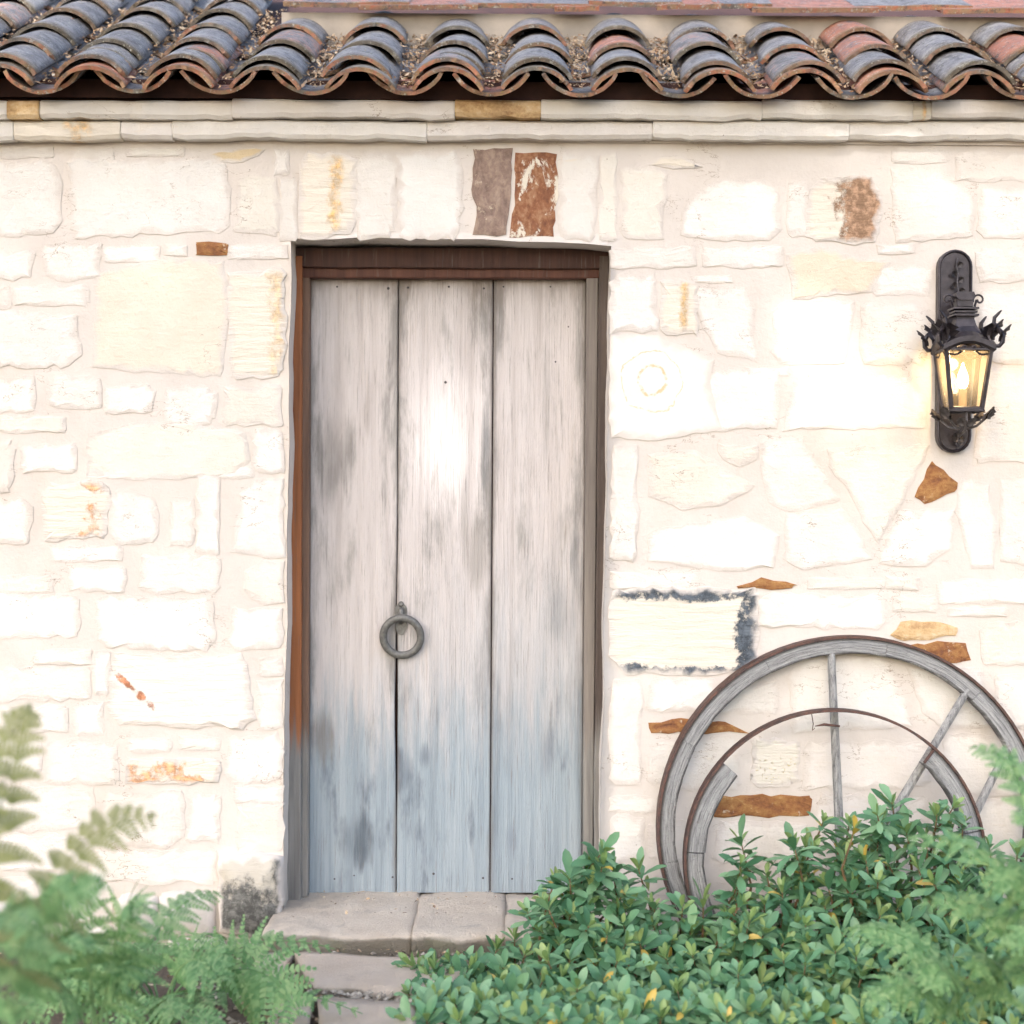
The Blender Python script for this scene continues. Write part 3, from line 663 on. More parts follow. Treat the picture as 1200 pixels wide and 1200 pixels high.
for i in range(-3, 13):
    rows = 6 if PX[i] + .16 < PAR_X else 3
    for r in range(rows):
        place_tile('pan_tile', R.choice(PANS), PX[i] + R.gauss(0, .004), r * EXPO + R.uniform(-.008, .008), R.uniform(-.002, .003), .075, R.random() * (.9 if r == 0 else .35), R.uniform(.5, 1) if r == 0 else R.random())
    cx = (PX[i] + PX[i + 1]) / 2
    # doubled covers along the eave
    place_tile('cover_tile', R.choice(COVERS), cx + R.gauss(0, .005), R.uniform(-.012, .012), .026, .060, R.random() * .9, R.uniform(.6, 1))
    for r in range(rows):
        s = r * EXPO + R.uniform(-.014, .014) + (.045 if r == 0 else .03)
        place_tile('cover_tile', R.choice(COVERS), cx + R.gauss(0, .005), s, .043 + R.uniform(0, .010), .062 + R.gauss(0, .012), R.random() ** 3 * .8, R.random() ** 1.6)
        if r == 1 and R.random() < .5: place_tile('cover_tile', R.choice(COVERS), cx + R.gauss(0, .008), s - R.uniform(.10, .16), .038, .06, R.random() ** 2, R.random() ** 1.5)
# dry leaves and chips lodged in the valleys
lit = MB()
def chip(mb, c, s, nrm):
    t = nrm.orthogonal().normalized(); b = nrm.cross(t); an = R.uniform(0, 6.28); t, b = t * math.cos(an) + b * math.sin(an), b * math.cos(an) - t * math.sin(an)
    L, W = s * R.uniform(.7, 1.5), s * R.uniform(.3, .7); k = nrm * s * R.uniform(-.25, .35)
    mb.add([c - t * L, c - b * W + k, c + t * L, c + b * W + k], [(0, 1, 2), (0, 2, 3)])
for i in range(-2, 13):
    dens = 420 if 2 < i else 260
    top = 1.3 if PX[i] < PAR_X else .82
    for k in range(int(dens * (1.6 if top > 1 else 1))):
        s = R.random() ** .8 * top + .01; off = R.gauss(0, .028)
        nrm = (N + Vector((R.gauss(0, .6), R.gauss(0, .6), R.gauss(0, .3)))).normalized()
        chip(lit, rp(PX[i] + off, s, .018 + off * off * 4.5 + R.uniform(0, .022)), R.choice([R.uniform(.003, .008), R.uniform(.004, .013)]), nrm)
lo = lit.build('leaf_litter', M['litter'], roof); lo['kind'] = 'stuff'

# parapet band behind the tiles with its flat clay capping
pb = MB(); pyy = .56; pz0 = rp(0, .85, -.05).z; pz1 = P(700, 17, pyy).z
pb.box(((PAR_X + 2.8) / 2, pyy + .15, (pz0 - .1 + pz1) / 2), 2.8 - PAR_X, .30, pz1 - pz0 + .1)
parapet = pb.build('parapet', M['plaster'], house)
caps = [(332, 480, 10), (420, 560, 15), (545, 690, 11), (650, 702, 16), (690, 800, 9), (770, 845, 14), (836, 905, 11), (882, 1030, 17), (1002, 1140, 13), (1105, 1290, 19)]
capL = .30
for k, (a, b, py) in enumerate(caps):
    yl = pyy - .035 - (k % 2) * .03; p0, p1 = P(a, py - 1 + R.uniform(-1, 1), yl), P(b, py - 1 + R.uniform(-1, 1), yl)
    n = 5; mb = MB(); th = .017
    for i in range(n):
        t0, t1 = i / n, (i + 1) / n
    vs_ = []
    for i in range(n + 1):
        q = p0.lerp(p1, i / n) + Vector((0, .006 * R.uniform(-1, 1), .002 * R.uniform(-1, 1)))
        up = Vector((0, math.cos(.42), math.sin(.42))) * capL; nn = Vector((0, -math.sin(.42), math.cos(.42))) * th
        lf = Vector((0, 0, .006 * (k % 2)))
        vs_ += [q + lf, q + nn + lf, q + nn + up, q + up]
    fs = []
    for i in range(n):
        for j in range(4): fs.append((i * 4 + j, i * 4 + 4 + j, i * 4 + 4 + (j + 1) % 4, i * 4 + (j + 1) % 4))
    fs += [(0, 1, 2, 3), (n * 4 + 3, n * 4 + 2, n * 4 + 1, n * 4)]
    add('capping_tile', vs_, fs, M['tile'], parapet, color=((.55, .75, .4, .9, .3, .8, .35, .75, .12, .8)[k], R.uniform(.6, 1), 0))

# ---- door, frame and threshold
DY = .20
dback = MB(); a, b = P(356, 320, DY + .05), P(694, 1052, DY + .05); dback.box(((a.x + b.x) / 2, DY + .06, (a.z + b.z) / 2), b.x - a.x, .02, a.z - b.z)  # dark backing added to stop light coming through the plank gaps
door = dback.build('door', M['board'], house)
def plank(tl, tr, bl, br, seed):
    """tl.. pixel x at top and bottom of both edges"""
    n = 26; vs_ = []; fs = []; th = .034; bv = .003
    for i in range(n + 1):
        t = i / n; py = 327 + (1046 - 327) * t
        def edge(f): return f(t)
        l, r = tl(t), tr(t)
        pl, pr = P(l, py, DY), P(r, py, DY); w = .0012 * nz((seed, 0, py * .02), 2)
        pl.x += w; pr.x += w * .6
        cup = .0016 * nz((seed, 3, py * .01), 1.2)
        vs_ += [pl + Vector((0, th, 0)), pl + Vector((0, bv + cup, 0)), pl + Vector((bv, cup, 0)), pr + Vector((-bv, -cup, 0)), pr + Vector((0, bv - cup, 0)), pr + Vector((0, th, 0))]
    for i in range(n):
        for j in range(5): fs.append((i * 6 + j, (i + 1) * 6 + j, (i + 1) * 6 + j + 1, i * 6 + j + 1))
    fs += [tuple(range(6)), tuple(n * 6 + j for j in range(5, -1, -1))]
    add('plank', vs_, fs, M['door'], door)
lin = lambda a, b: (lambda t: a + (b - a) * t)
def crackR(t): x = 466.4 - 2.6 * t; return x - (2.4 * math.exp(-((t - .70) / .10) ** 2)) - (1.0 * math.exp(-((t - .52) / .05) ** 2))
def crackL(t): x = 467.6 - 2.8 * t; return x + (.5 * math.exp(-((t - .70) / .10) ** 2)) - (1.2 * math.exp(-((t - .52) / .06) ** 2))
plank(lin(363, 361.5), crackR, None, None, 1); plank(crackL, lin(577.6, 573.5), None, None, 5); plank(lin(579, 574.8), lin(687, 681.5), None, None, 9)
for (px, py, r) in [(395, 336, 1.3), (455, 338, 1.8), (478, 337, 1.5), (526, 336, 1.4), (567, 338, 1.4), (590, 336, 1.2), (522, 448, 1.8), (651, 424, 1.2), (666, 383, 1.0), (460, 1028, 1.3), (392, 1030, 1.2), (566, 1029, 1.5), (508, 1024, 1.6), (415, 1026, 1.0), (600, 1030, 1.2), (645, 336, 1.1)]:
    c = P(px, py, DY - .002); r *= D / F
    add('nail', [c + Vector((r * math.cos(a), 0, r * math.sin(a))) for a in [k * 1.0472 for k in range(6)]] + [c + Vector((0, -.0015, 0))], [((k + 1) % 6, k, 6) for k in range(6)], M['iron'], door)
# ring handle
hp = P(470, 724, DY); sc = (D + DY) / F
hb = MB()
pl = []
for k in range(24):
    a = 2 * math.pi * k / 24; x, z = math.cos(a), math.sin(a)
    w = 7.2 if z > -.2 else 5.6
    pl.append((hp.x + x * w * sc, hp.z + (z * 8 + (9 if z > 0 else -12)) * sc))
hb.prism(pl[::-1] if False else pl, DY - .006, DY + .002)
hb.tube([P(470, 713, DY - .004), P(470, 715, DY - .02), P(470, 722, DY - .026), P(470, 727, DY - .018), P(470, 729, DY - .004)], .0085, 8)
hb.tube([P(470, 708, DY - .004), P(470, 708, DY - .011)], [.010, .006], 8)
hb.build('handle_plate', M['iron_grey'], door, smooth=False)
rb = MB(); cr = P(471, 746, DY - .02); R0 = 22.0 * sc; tr = 4.6 * sc; NN, mm = 40, 8; vs_ = []; fs = []
for i in range(NN):
    a = 2 * math.pi * i / NN
    for j in range(mm):
        b = 2 * math.pi * (j + .5) / mm; rr = R0 + tr * math.cos(b)
        vs_.append(cr + Vector((rr * math.cos(a), tr * .8 * math.sin(b) + .010 * math.sin(a) * -1 - .002, rr * math.sin(a))))
for i in range(NN):
    for j in range(mm): fs.append((i * mm + j, ((i + 1) % NN) * mm + j, ((i + 1) % NN) * mm + (j + 1) % mm, i * mm + (j + 1) % mm))
rb.add(vs_, fs); rb.build('pull_ring', M['iron_grey'], door, smooth=True)
# frame: stepped jambs and header
def bar_px(name, quad, y0, y1, col, parent=house, wob=0.0):
    """quad: tl, tr, br, bl pixel corners at the front face depth y0"""
    tl, tr, br, bl = quad; n = 20; vs_ = []; fs = []
    vert = abs(bl[1] - tl[1]) > abs(tr[0] - tl[0])
    for i in range(n + 1):
        t = i / n
        if vert: a = Vector(tl).lerp(Vector(bl), t); b = Vector(tr).lerp(Vector(br), t)
        else: a = Vector(tl).lerp(Vector(tr), t); b = Vector(bl).lerp(Vector(br), t)
        pa, pb_ = P(a.x, a.y, y0), P(b.x, b.y, y0); w = wob * nz((pa.x * 2, y0, pa.z * 2), 4)
        if vert: pa.x += w; pb_.x += w * .5
        else: pa.z += w; pb_.z += w
        e = (pb_ - pa).normalized() * .003
        vs_ += [pa + Vector((0, y1 - y0, 0)), pa + Vector((0, .003, 0)), pa + e, pb_ - e, pb_ + Vector((0, .003, 0)), pb_ + Vector((0, y1 - y0, 0))]
    for i in range(n):
        for j in range(5):
            q = (i * 6 + j, (i + 1) * 6 + j, (i + 1) * 6 + j + 1, i * 6 + j + 1); fs.append(q if vert else q[::-1])
    fs += [tuple(range(6)), tuple(n * 6 + j for j in range(5, -1, -1))]
    return add(name, vs_, fs, M['frame'], parent, color=col)
ORG, DBR = (.33, .125, .045), (.15, .065, .04)
fb = MB(); a, b = P(340, 296, .235), P(712, 1056, .235)
fb.box((a.x - .01, .27, (a.z + b.z) / 2), .05, .05, a.z - b.z); fb.box((b.x + .0, .27, (a.z + b.z) / 2), .05, .05, a.z - b.z)
frame = fb.build('door_frame', M['frame'], house, color=DBR)
bar_px('jamb', ((338, 300), (354, 300), (352, 1057), (336, 1057)), .125, .24, ORG, frame, .004)
bar_px('jamb_stop', ((353.5, 312), (363, 314), (361, 1050), (351.5, 1052)), .155, .24, (.19, .12, .085), frame, .001)
bar_px('jamb', ((702.5, 300), (716, 300), (708, 1060), (695, 1060)), .125, .24, (.10, .08, .07), frame, .003)
bar_px('jamb_stop', ((687.5, 314), (701.5, 312), (694.5, 1052), (682.5, 1050)), .155, .24, (.24, .225, .21), frame, .001)
bar_px('header', ((340, 290), (716, 290), (714, 315), (344, 313)), .132, .24, (.065, .028, .02), frame, .003)
bar_px('header_stop', ((352, 313), (703, 315), (702, 326), (354, 325)), .151, .24, (.12, .05, .033), frame, .001)

# threshold
def slab(name, poly, z_top, z_bot, mat, parent, jit=.006, step=.07, slope=(0, 0), zj=.004):
    pts = []
    n = len(poly)
    for i in range(n):
        a, b = Vector(poly[i]), Vector(poly[(i + 1) % n]); L = (b - a).length; k = max(1, int(L / step))
        for j in range(k): pts.append(a.lerp(b, j / k) + Vector((R.uniform(-jit, jit), R.uniform(-jit, jit))))
    c = Vector((0, 0)); 
    for p in pts: c += p
    c /= len(pts); n = len(pts); vs_ = []
    zf = lambda p: z_top + slope[0] * (p.x - c.x) + slope[1] * (p.y - c.y) + zj * nz((p.x, p.y, 0), 9)
    for p in pts: vs_.append((p.x, p.y, z_bot))
    for p in pts: vs_.append((p.x, p.y, zf(p) - .012 - R.uniform(0, .006)))
    for p in pts: q = p + (c - p) * min(.4, .012 / max(.02, (c - p).length)); vs_.append((q.x, q.y, zf(q)))
    for p in pts: q = p + (c - p) * .45; vs_.append((q.x, q.y, zf(q) + zj * .5 * R.uniform(-1, 1)))
    vs_.append((c.x, c.y, z_top)); fs = []
    for rr in range(3):
        for i in range(n): k = (i + 1) % n; fs.append((rr * n + i, rr * n + k, rr * n + n + k, rr * n + n + i))
    for i in range(n): fs.append((3 * n + i, 3 * n + (i + 1) % n, 4 * n))
    ar = sum(pts[i].x * pts[(i + 1) % n].y - pts[(i + 1) % n].x * pts[i].y for i in range(n))
    if ar < 0: fs = [f[::-1] for f in fs]
    return add(name, vs_, fs, M[mat], parent)
SZ = P(520, 1046, DY).z - .002
def rough_block(name, poly4, z_top, z_bot, mat, parent, nx=18, ny=12, amp=.009, slope=0.0, edge=.02):
    """a worn block: poly4 = front-left, front-right, back-right, back-left (x, y); eroded edges, hollow top"""
    a, b, c, d = [Vector(p) for p in poly4]; vs_ = []; fs = []
    sd = R.uniform(0, 50)
    for j in range(ny + 1):
        for i in range(nx + 1):
            u, v = i / nx, j / ny; p = a.lerp(b, u).lerp(d.lerp(c, u), v); q = (p.x, p.y, 0)
            er = edge * (.4 + .9 * abs(nz(q, 11, sd)))
            fall = sum(max(0, 1 - e_) ** 2 for e_ in (v * ny / 1.6,)) + .3 * sum(max(0, 1 - e_) ** 2 for e_ in (u * nx / 1.4, (1 - u) * nx / 1.4))
            wob = .010 * nz(q, 6, sd) + .008 * nz(q, 19, sd)
            z = z_top + slope * (v - .6) + amp * (nz(q, 5, sd) + .6 * nz(q, 16, sd) + .35 * nz(q, 42, sd)) - er * fall
            if j == 0: p = p + Vector((0, -wob * 1.6))
            vs_.append((p.x, p.y, z))
    for j in range(ny):
        for i in range(nx): k = j * (nx + 1) + i; fs.append((k, k + 1, k + nx + 2, k + nx + 1))
    ring = list(range(nx + 1)) + [j * (nx + 1) + nx for j in range(1, ny + 1)] + [ny * (nx + 1) + i for i in range(nx - 1, -1, -1)] + [j * (nx + 1) for j in range(ny - 1, 0, -1)]
    prev = ring
    for f in (.35, .7, 1.0):
        cur = []
        for k in ring:
            x, y, z = vs_[k]; zz = z + (z_bot - z) * f; w = .012 * nz((x, y, zz), 14, sd) * (1 if f < 1 else .4)
            cur.append(len(vs_)); vs_.append((x + w * .4, y + w + .012 * f * (1 if k <= nx else 0), zz))
        for t in range(len(ring)): m = (t + 1) % len(ring); fs.append((prev[t], cur[t], cur[m], prev[m]))
        prev = cur
    return add(name, vs_, fs, M[mat], parent, smooth=True)
tb = MB(); a, b = P(330, 1060, .1), P(715, 1060, .1); tb.box(((a.x + b.x) / 2, .02, SZ / 2 - .03), b.x - a.x + .02, .42, SZ - .01)
thr = tb.build('threshold', M['mortar'], house)
xa, xm, xq, xb = P(330, 1060, .0).x, P(488, 1060, 0).x, P(592, 1060, 0).x, P(718, 1060, 0).x
rough_block('sill_stone', [(xa - .03, -.24), (xm, -.255), (xm, .235), (xa - .005, .235)], SZ - .008, .0, 'sill', thr, 26, 20, .010, .03, .020)
rough_block('sill_stone', [(xm, -.26), (xq, -.245), (xq, .235), (xm, .235)], SZ - .010, .0, 'sill', thr, 20, 20, .011, .03, .022)
rough_block('sill_stone', [(xq, -.25), (xb + .02, -.24), (xb, .235), (xq, .235)], SZ - .009, .0, 'sill', thr, 20, 20, .010, .03, .020)

# ------------------------------------------------------------------ path of flagstones
pv = [(-1.0, -4.5, .0), (.1, -4.5, .0), (.05, -.24, .004), (-.85, -.24, .004)]
path = add('path', pv, [(0, 1, 2, 3)], M['soil'], origin=(-.4, -1, 0)); path['kind'] = 'structure'
def flag(pix, z):
    pts = [G(px, py, z) for px, py in pix]; rough_block('flagstone', [(p.x, p.y) for p in pts], z, -.03, 'flag', path, 20, 12, .006, 0, .022)
flag([(368, 1153), (520, 1162), (560, 1124), (345, 1116)], .055)
flag([(380, 1262), (492, 1262), (486, 1176), (372, 1168)], .042)
flag([(296, 1152), (326, 1146), (344, 1118), (300, 1116)], .035)
flag([(310, 1206), (362, 1206), (366, 1170), (326, 1162)], .03)

# ------------------------------------------------------------------ wall lantern
LX = P(1117, 412, -.01).x; LZ0, LZ1 = P(1117, 531, 0).z, P(1117, 294, 0).z; s = D / F
lan = thing('wall_lantern', (LX, 0, LZ0), 'lit dark metal wall lantern with scrolled leaves on arched backplate', 'lantern')
def capsule(cx, z0, z1, w, n=10):
    r = w / 2; out = []
    for k in range(n + 1): a = math.pi * k / n; out.append((cx + r * math.cos(a), z1 - r + r * math.sin(a)))
    for k in range(n + 1): a = math.pi + math.pi * k / n; out.append((cx + r * math.cos(a), z0 + r + r * math.sin(a)))
    return out
mb = MB(); o1, o2 = capsule(LX, LZ0, LZ1, .112), capsule(LX, LZ0 + .006, LZ1 - .006, .100)
o3 = capsule(LX, LZ0 + .010, LZ1 - .010, .092)
n = len(o1); vs_ = [(x, -.012, z) for x, z in o1] + [(x, -.030, z) for x, z in o1] + [(x, -.034, z) for x, z in o2] + [(x, -.026, z) for x, z in o3]
fs = [(r * n + i, r * n + (i + 1) % n, r * n + n + (i + 1) % n, r * n + n + i)[::-1] for r in range(3) for i in range(n)] + [tuple(range(3 * n, 4 * n))[::-1]]
mb.add(vs_, fs); mb.add([(x, .012, z) for x, z in o1] + [(x, -.012, z) for x, z in o1], [(i, (i + 1) % n, n + (i + 1) % n, n + i)[::-1] for i in range(n)])
mb.build('backplate', M['lantern_iron'], lan)
def zpx(py, y=-.13): return P(1128, py, y).z
BX, BY = LX - .004, -.145           # axis of the lantern body
def sq(h, z): return [(BX - h, BY - h, z), (BX + h, BY - h, z), (BX + h, BY + h, z), (BX - h, BY + h, z)]
# tapered cage: four posts and two rings, glass panes between
zt, zb3 = zpx(412), zpx(480); ht, hb_ = .070, .048
cg = MB()
for i in range(4):
    a, b = Vector(sq(ht, zt)[i]), Vector(sq(hb_, zb3)[i]); cg.tube([a, b], .0085, 6)
for h, z, r in ((ht, zt, .006), (hb_, zb3, .0075), (hb_ + .004, zb3 - .006, .005)):
    q = [Vector(v) for v in sq(h, z)]
    for i in range(4): cg.tube([q[i], q[(i + 1) % 4]], r, 6)
cg.build('cage', M['lantern_iron'], lan)
for i in range(4):
    qa, qb = [Vector(v) for v in sq(ht - .001, zt)], [Vector(v) for v in sq(hb_ - .001, zb3)]; k = (i + 1) % 4
    add('glass_pane', [qb[i], qb[k], qa[k], qa[i]], [(0, 1, 2, 3)], M['glass'], lan)
    # arched top rail with drop scrolls
    tr_ = MB(); pts = []
    for t in range(13):
        u = t / 12; p = qa[i].lerp(qa[k], u); p.z += .030 * math.sin(math.pi * u) ** 1.2 - .004; pts.append(p)
    tr_.tube(pts, .0075, 6)
    sw = []
    for t in range(13):
        u = t / 12; p = qa[i].lerp(qa[k], u).lerp(Vector((BX, BY, qa[0].z)), .04); p.z += -.020 + .022 * math.sin(math.pi * u) ** 2 + .006 * math.cos(u * 12.56); sw.append(p)
    tr_.tube(sw, .0036, 5)
    mid = qa[i].lerp(qa[k], .5); mid.z += .004
    for d_ in (-.11, .11):
        c = qa[i].lerp(qa[k], .5 + d_); c.z += .003; ax = (qa[k] - qa[i]).normalized()
        tr_.tube([c + (ax * math.cos(a) + Vector((0, 0, 1)) * math.sin(a)) * .007 for a in [j * .7 for j in range(10)]], .003, 5)
    tr_.build('arched_rail', M['lantern_iron'], lan)
# cap: curved tent roof with arched eaves
cp = MB(); NS = 7; rows = [(ht + .004, zpx(416)), (ht + .013, zpx(413)), (ht + .013, zpx(407)), (ht - .006, zpx(401)), (.048, zpx(394)), (.034, zpx(384)), (.027, zpx(374)), (.025, zpx(367))]
vs_ = []; fs = []
for h, z in rows:
    q = [Vector(v) for v in sq(h, z)]
    for i in range(4):
        for t in range(NS):
            u = t / NS; p = q[i].lerp(q[(i + 1) % 4], u); arch = max(0, 1 - (zt + .05 - z) * 0)
            p.z += (.028 if h > ht - .01 else .010 if h > .045 else 0) * math.sin(math.pi * u)
            vs_.append(p)
k = 4 * NS
for r in range(len(rows) - 1):
    for i in range(k): fs.append((r * k + i, r * k + (i + 1) % k, (r + 1) * k + (i + 1) % k, (r + 1) * k + i))
fs.append(tuple((len(rows) - 1) * k + i for i in range(k)))
cp.add(vs_, fs); cp.build('cap', M['lantern_iron'], lan)
co_ = MB()
for h, z, t in ((.040, zpx(371), .006), (.036, zpx(367), .006), (.040, zpx(363), .006)): co_.box((BX, BY, z), h * 2, h * 2, t)
co_.box((BX, BY, zpx(355)), .050, .050, .030); 
q0 = [(-.032, 0), (-.026, .014), (.026, .014), (.032, 0), (.020, -.012), (-.020, -.012)]
co_.prism([(BX + x, zpx(349) + z) for x, z in q0], BY - .03, BY + .03)
co_.tube([(BX, BY, zpx(352)), (BX - .003, -.07, zpx(350)), (LX, -.03, zpx(352))], .010, 8)
co_.build('collar', M['lantern_iron'], lan)
def scroll(mb, c, ax, r0, turns, start, sgn, rad, n=18):
    pts = []
    for i in range(n): u = i / (n - 1); a = start + sgn * turns * 6.283 * u; r = r0 * (1 - .8 * u); pts.append(Vector(c) + Vector((math.cos(a) * r * ax[0], math.cos(a) * r * ax[1], math.sin(a) * r)))
    mb.tube(pts, rad, 5, flat=1)
for sg in (-1, 1):
    mb = MB(); scroll(mb, (BX + sg * .050, BY, zpx(352)), (sg, 0), .020, 1.1, math.pi * .5 + 2.0, -1, .0035)
    mb.tube([(BX + sg * .030, BY, zpx(368)), (BX + sg * .036, BY, zpx(360)), (BX + sg * .042, BY, zpx(352))], .004, 5)
    mb.build('top_scroll', M['lantern_iron'], lan)
def leaf3(mb, base, out, up, L, W, curl=.6, m=0):
    """a lobed metal leaf: base point, outward and up directions"""
    out = Vector(out).normalized(); up = Vector(up).normalized(); sd = out.cross(up).normalized(); vs_ = []; fs = []; n = 8
    for i in range(n + 1):
        t = i / n; ang = curl * 3.0 * t
        p = Vector(base) + up * L * (t - .25 * t * t) + out * L * .55 * math.sin(ang) * t
        w = W * math.sin(math.pi * min(1, .12 + .88 * t)) * (1 + .35 * math.cos(t * 19)) + .0015
        vs_ += [p - sd * w + out * w * .4, p - out * .002, p + sd * w + out * w * .4]
    for i in range(n): b = i * 3; fs += [(b, b + 1, b + 4, b + 3), (b + 1, b + 2, b + 5, b + 4)]
    mb.add(vs_, fs, m); mb.add([v + out * -.0018 for v in map(Vector, vs_)], [f[::-1] for f in fs], m)
Z = Vector((0, 0, 1))
for (dx, dy) in ((-1, -1), (1, -1), (1, 1), (-1, 1)):
    mb = MB(); o = Vector((dx, dy * .6, 0)).normalized(); c0 = Vector((BX + dx * ht * .95, BY + dy * ht * .95, zpx(405)))
    pts = []
    for i in range(16):          # S-shaped bracket: loop at the foot rising to a flared tip
        u = i / 15; a = -2.2 + 3.6 * u
        pts.append(c0 + o * (.018 + .020 * math.cos(a) - .004 * u) + Z * (.006 + .020 * math.sin(a) if u < .55 else .006 + .020 * math.sin(-2.2 + 3.6 * .55) + (u - .55) * .14))
    pts = [c0 + o * x_ + Z * z_ for x_, z_ in ((-.006, .022), (.004, .002), (.016, -.010), (.030, -.010), (.040, .002), (.041, .020), (.033, .036), (.020, .048), (.012, .062), (.014, .080), (.026, .092), (.036, .102))]
    mb.tube(pts, [.006, .0065, .007, .0075, .008, .0085, .008, .0075, .007, .0065, .005, .0025], 6)
    leaf3(mb, c0 + o * .006 + Z * .010, o, Z, .085, .026, .30)
    leaf3(mb, c0 + o * .030 + Z * .004, o, Z, .070, .018, .45)
    leaf3(mb, c0 - o * .010 + Z * .012, o * .4 + Vector((0, dy, 0)), Z, .066, .024, .30)
    scroll(mb, c0 + o * .012 + Z * .052, (o.x, o.y), .012, 1.0, 0, 1, .003)
    mb.build('corner_scroll', M['lantern_iron'], lan)
    mb = MB()
    mb.tube([Vector((BX + dx * .020, BY + dy * .020, zpx(368))), Vector((BX + dx * .026, BY + dy * .026, zpx(380))), Vector((BX + dx * .040, BY + dy * .040, zpx(391))), Vector((BX + dx * .068, BY + dy * .068, zpx(400)))], .0048, 6)
    mb.build('cap_rib', M['lantern_iron'], lan)
    mb = MB(); c0 = Vector((BX + dx * hb_, BY + dy * hb_, zpx(486)))
    mb.tube([Vector((BX + dx * .012, BY + dy * .012, zpx(503))), Vector((BX + dx * .035, BY + dy * .035, zpx(500))), c0 + o * .012 - Z * .014, c0 + o * .020], .0042, 6)
    leaf3(mb, c0 + o * .012 - Z * .016, o, Z, .050, .017, .6); leaf3(mb, c0 + o * .004 - Z * .02, o + Vector((dx, 0, 0)), Z, .036, .018, .5); leaf3(mb, c0 + o * .02 - Z * .018, o + Vector((0, dy * .6, 0)), Z, .042, .013, .7)
    mb.build('foot_leaf', M['lantern_leaf'], lan)
mb = MB()
for sx in (-1, 1):
    leaf3(mb, (BX + sx * .008, BY - .045, zpx(500)), (sx * .6, -1, 0), (sx * .3, 0, 1), .035, .013, .5)
mb.tube([(BX, BY - .042, zpx(483)), (BX, BY - .05, zpx(495)), (BX, BY - .03, zpx(505)), (LX + .012, -.045, P(1122, 512, -.04).z)], .0042, 6)
mb.build('front_sprig', M['lantern_leaf'], lan)
mb = MB()
for ang, L in ((0, .045), (.9, .03), (-.9, .03), (2.2, .024), (-2.2, .024)):
    leaf3(mb, (LX + .010, -.040, P(1120, 512, -.04).z), (0, -1, 0), (math.sin(ang), 0, -math.cos(ang)), L, .011, .2)
mb.tube([(LX + .010, -.040, P(1120, 495, -.04).z), (LX + .010, -.042, P(1120, 526, -.04).z)], .003, 5)
mb.build('pendant_leaf', M['lantern_leaf'], lan)
mb = MB(); vz = [P(1117, q, -.04).z for q in (302, 312, 322, 332, 345)]
mb.tube([(LX + .004, -.036, vz[0]), (LX + .001, -.040, vz[1]), (LX + .005, -.042, vz[2]), (LX + .002, -.045, vz[3]), (LX + .006, -.05, vz[4])], .0032, 6)
for x, q, ang in ((.008, 309, .8), (.012, 326, 1.0), (.016, 338, 1.3), (-.002, 320, -.6), (-.004, 334, -.5)):
    leaf3(mb, (LX + x * .5, -.040, P(1117, q + 4, -.04).z), (0, -1, 0), (math.sin(ang), 0, math.cos(ang)), .026, .009, .3)
mb.build('vine_ornament', M['iron'], lan)
mb = MB(); zc = zpx(478); mb.tube([(BX, BY, zc), (BX, BY, zpx(456))], .013, 10); mb.box((BX, BY, zb3 - .002), hb_ * 1.9, hb_ * 1.9, .004)
mb.build('candle_sleeve', M['candle'], lan)
mb = MB(); zz = zpx(456); mb.tube([(BX, BY, zz), (BX, BY, zz + .012), (BX, BY, zz + .026), (BX, BY, zz + .045), (BX, BY, zz + .066), (BX, BY, zz + .082)], [.008, .015, .0185, .015, .007, .0015], 12)
mb.build('bulb', M['bulb'], lan, smooth=True)
ld = bpy.data.lights.new('lantern_light', 'POINT'); ld.energy = .7; ld.color = (1, .70, .36); ld.shadow_soft_size = .02
lo_ = bpy.data.objects.new('lantern_light', ld); COL.objects.link(lo_); lo_.parent = lan; lo_.location = Vector((BX, BY, zz + .105)) - WL[lan]

# ------------------------------------------------------------------ wheels leaning on the wall
def wd(py, off): return -.045 - off - (py - 745) / 360 * .16
def arc_px(c, r, a0, a1, n, off):
    out = []
    for i in range(n + 1):
        a = math.radians(a0 + (a1 - a0) * i / n); px, py = c[0] + r * math.cos(a), c[1] - r * math.sin(a); out.append(P(px, py, wd(py, off)))
    return out
def felloe(c, ro, ri, a0, a1, off, parent, depth=.05, rough=.003):
    n = max(4, int(abs(a1 - a0) / 5)); po, pi_ = arc_px(c, ro, a0, a1, n, off), arc_px(c, ri, a0, a1, n, off); vs_ = []; fs = []
    for i in range(n + 1):
        w = rough * nz(po[i], 14, off * 9); e = Vector((0, .004, 0)); rad = (po[i] - pi_[i]).normalized() * .004; bk = Vector((0, depth, 0))
        b = pi_[i] - rad * 0 + (po[i] - pi_[i]).normalized() * w
        vs_ += [po[i] + bk, po[i] + e, po[i] - rad, b + rad, b + e, b + bk]
    for i in range(n):
        for j in range(6): q = (i * 6 + j, (i + 1) * 6 + j, (i + 1) * 6 + (j + 1) % 6, i * 6 + (j + 1) % 6); fs.append(q)
    fs += [tuple(range(5, -1, -1)), tuple(n * 6 + j for j in range(6))]
    o = add('felloe', vs_, fs, M['wheel'], parent); me = o.data; uv = me.uv_layers.new(name='grain')
    V_ = (1, 1, 1, 0, 0, 0); arc = abs(math.radians(a1 - a0)) * ro / 358.0
    for lp in me.loops: i, j = divmod(lp.vertex_index, 6); uv.data[lp.index].uv = (arc * i / n, V_[j])
    return o
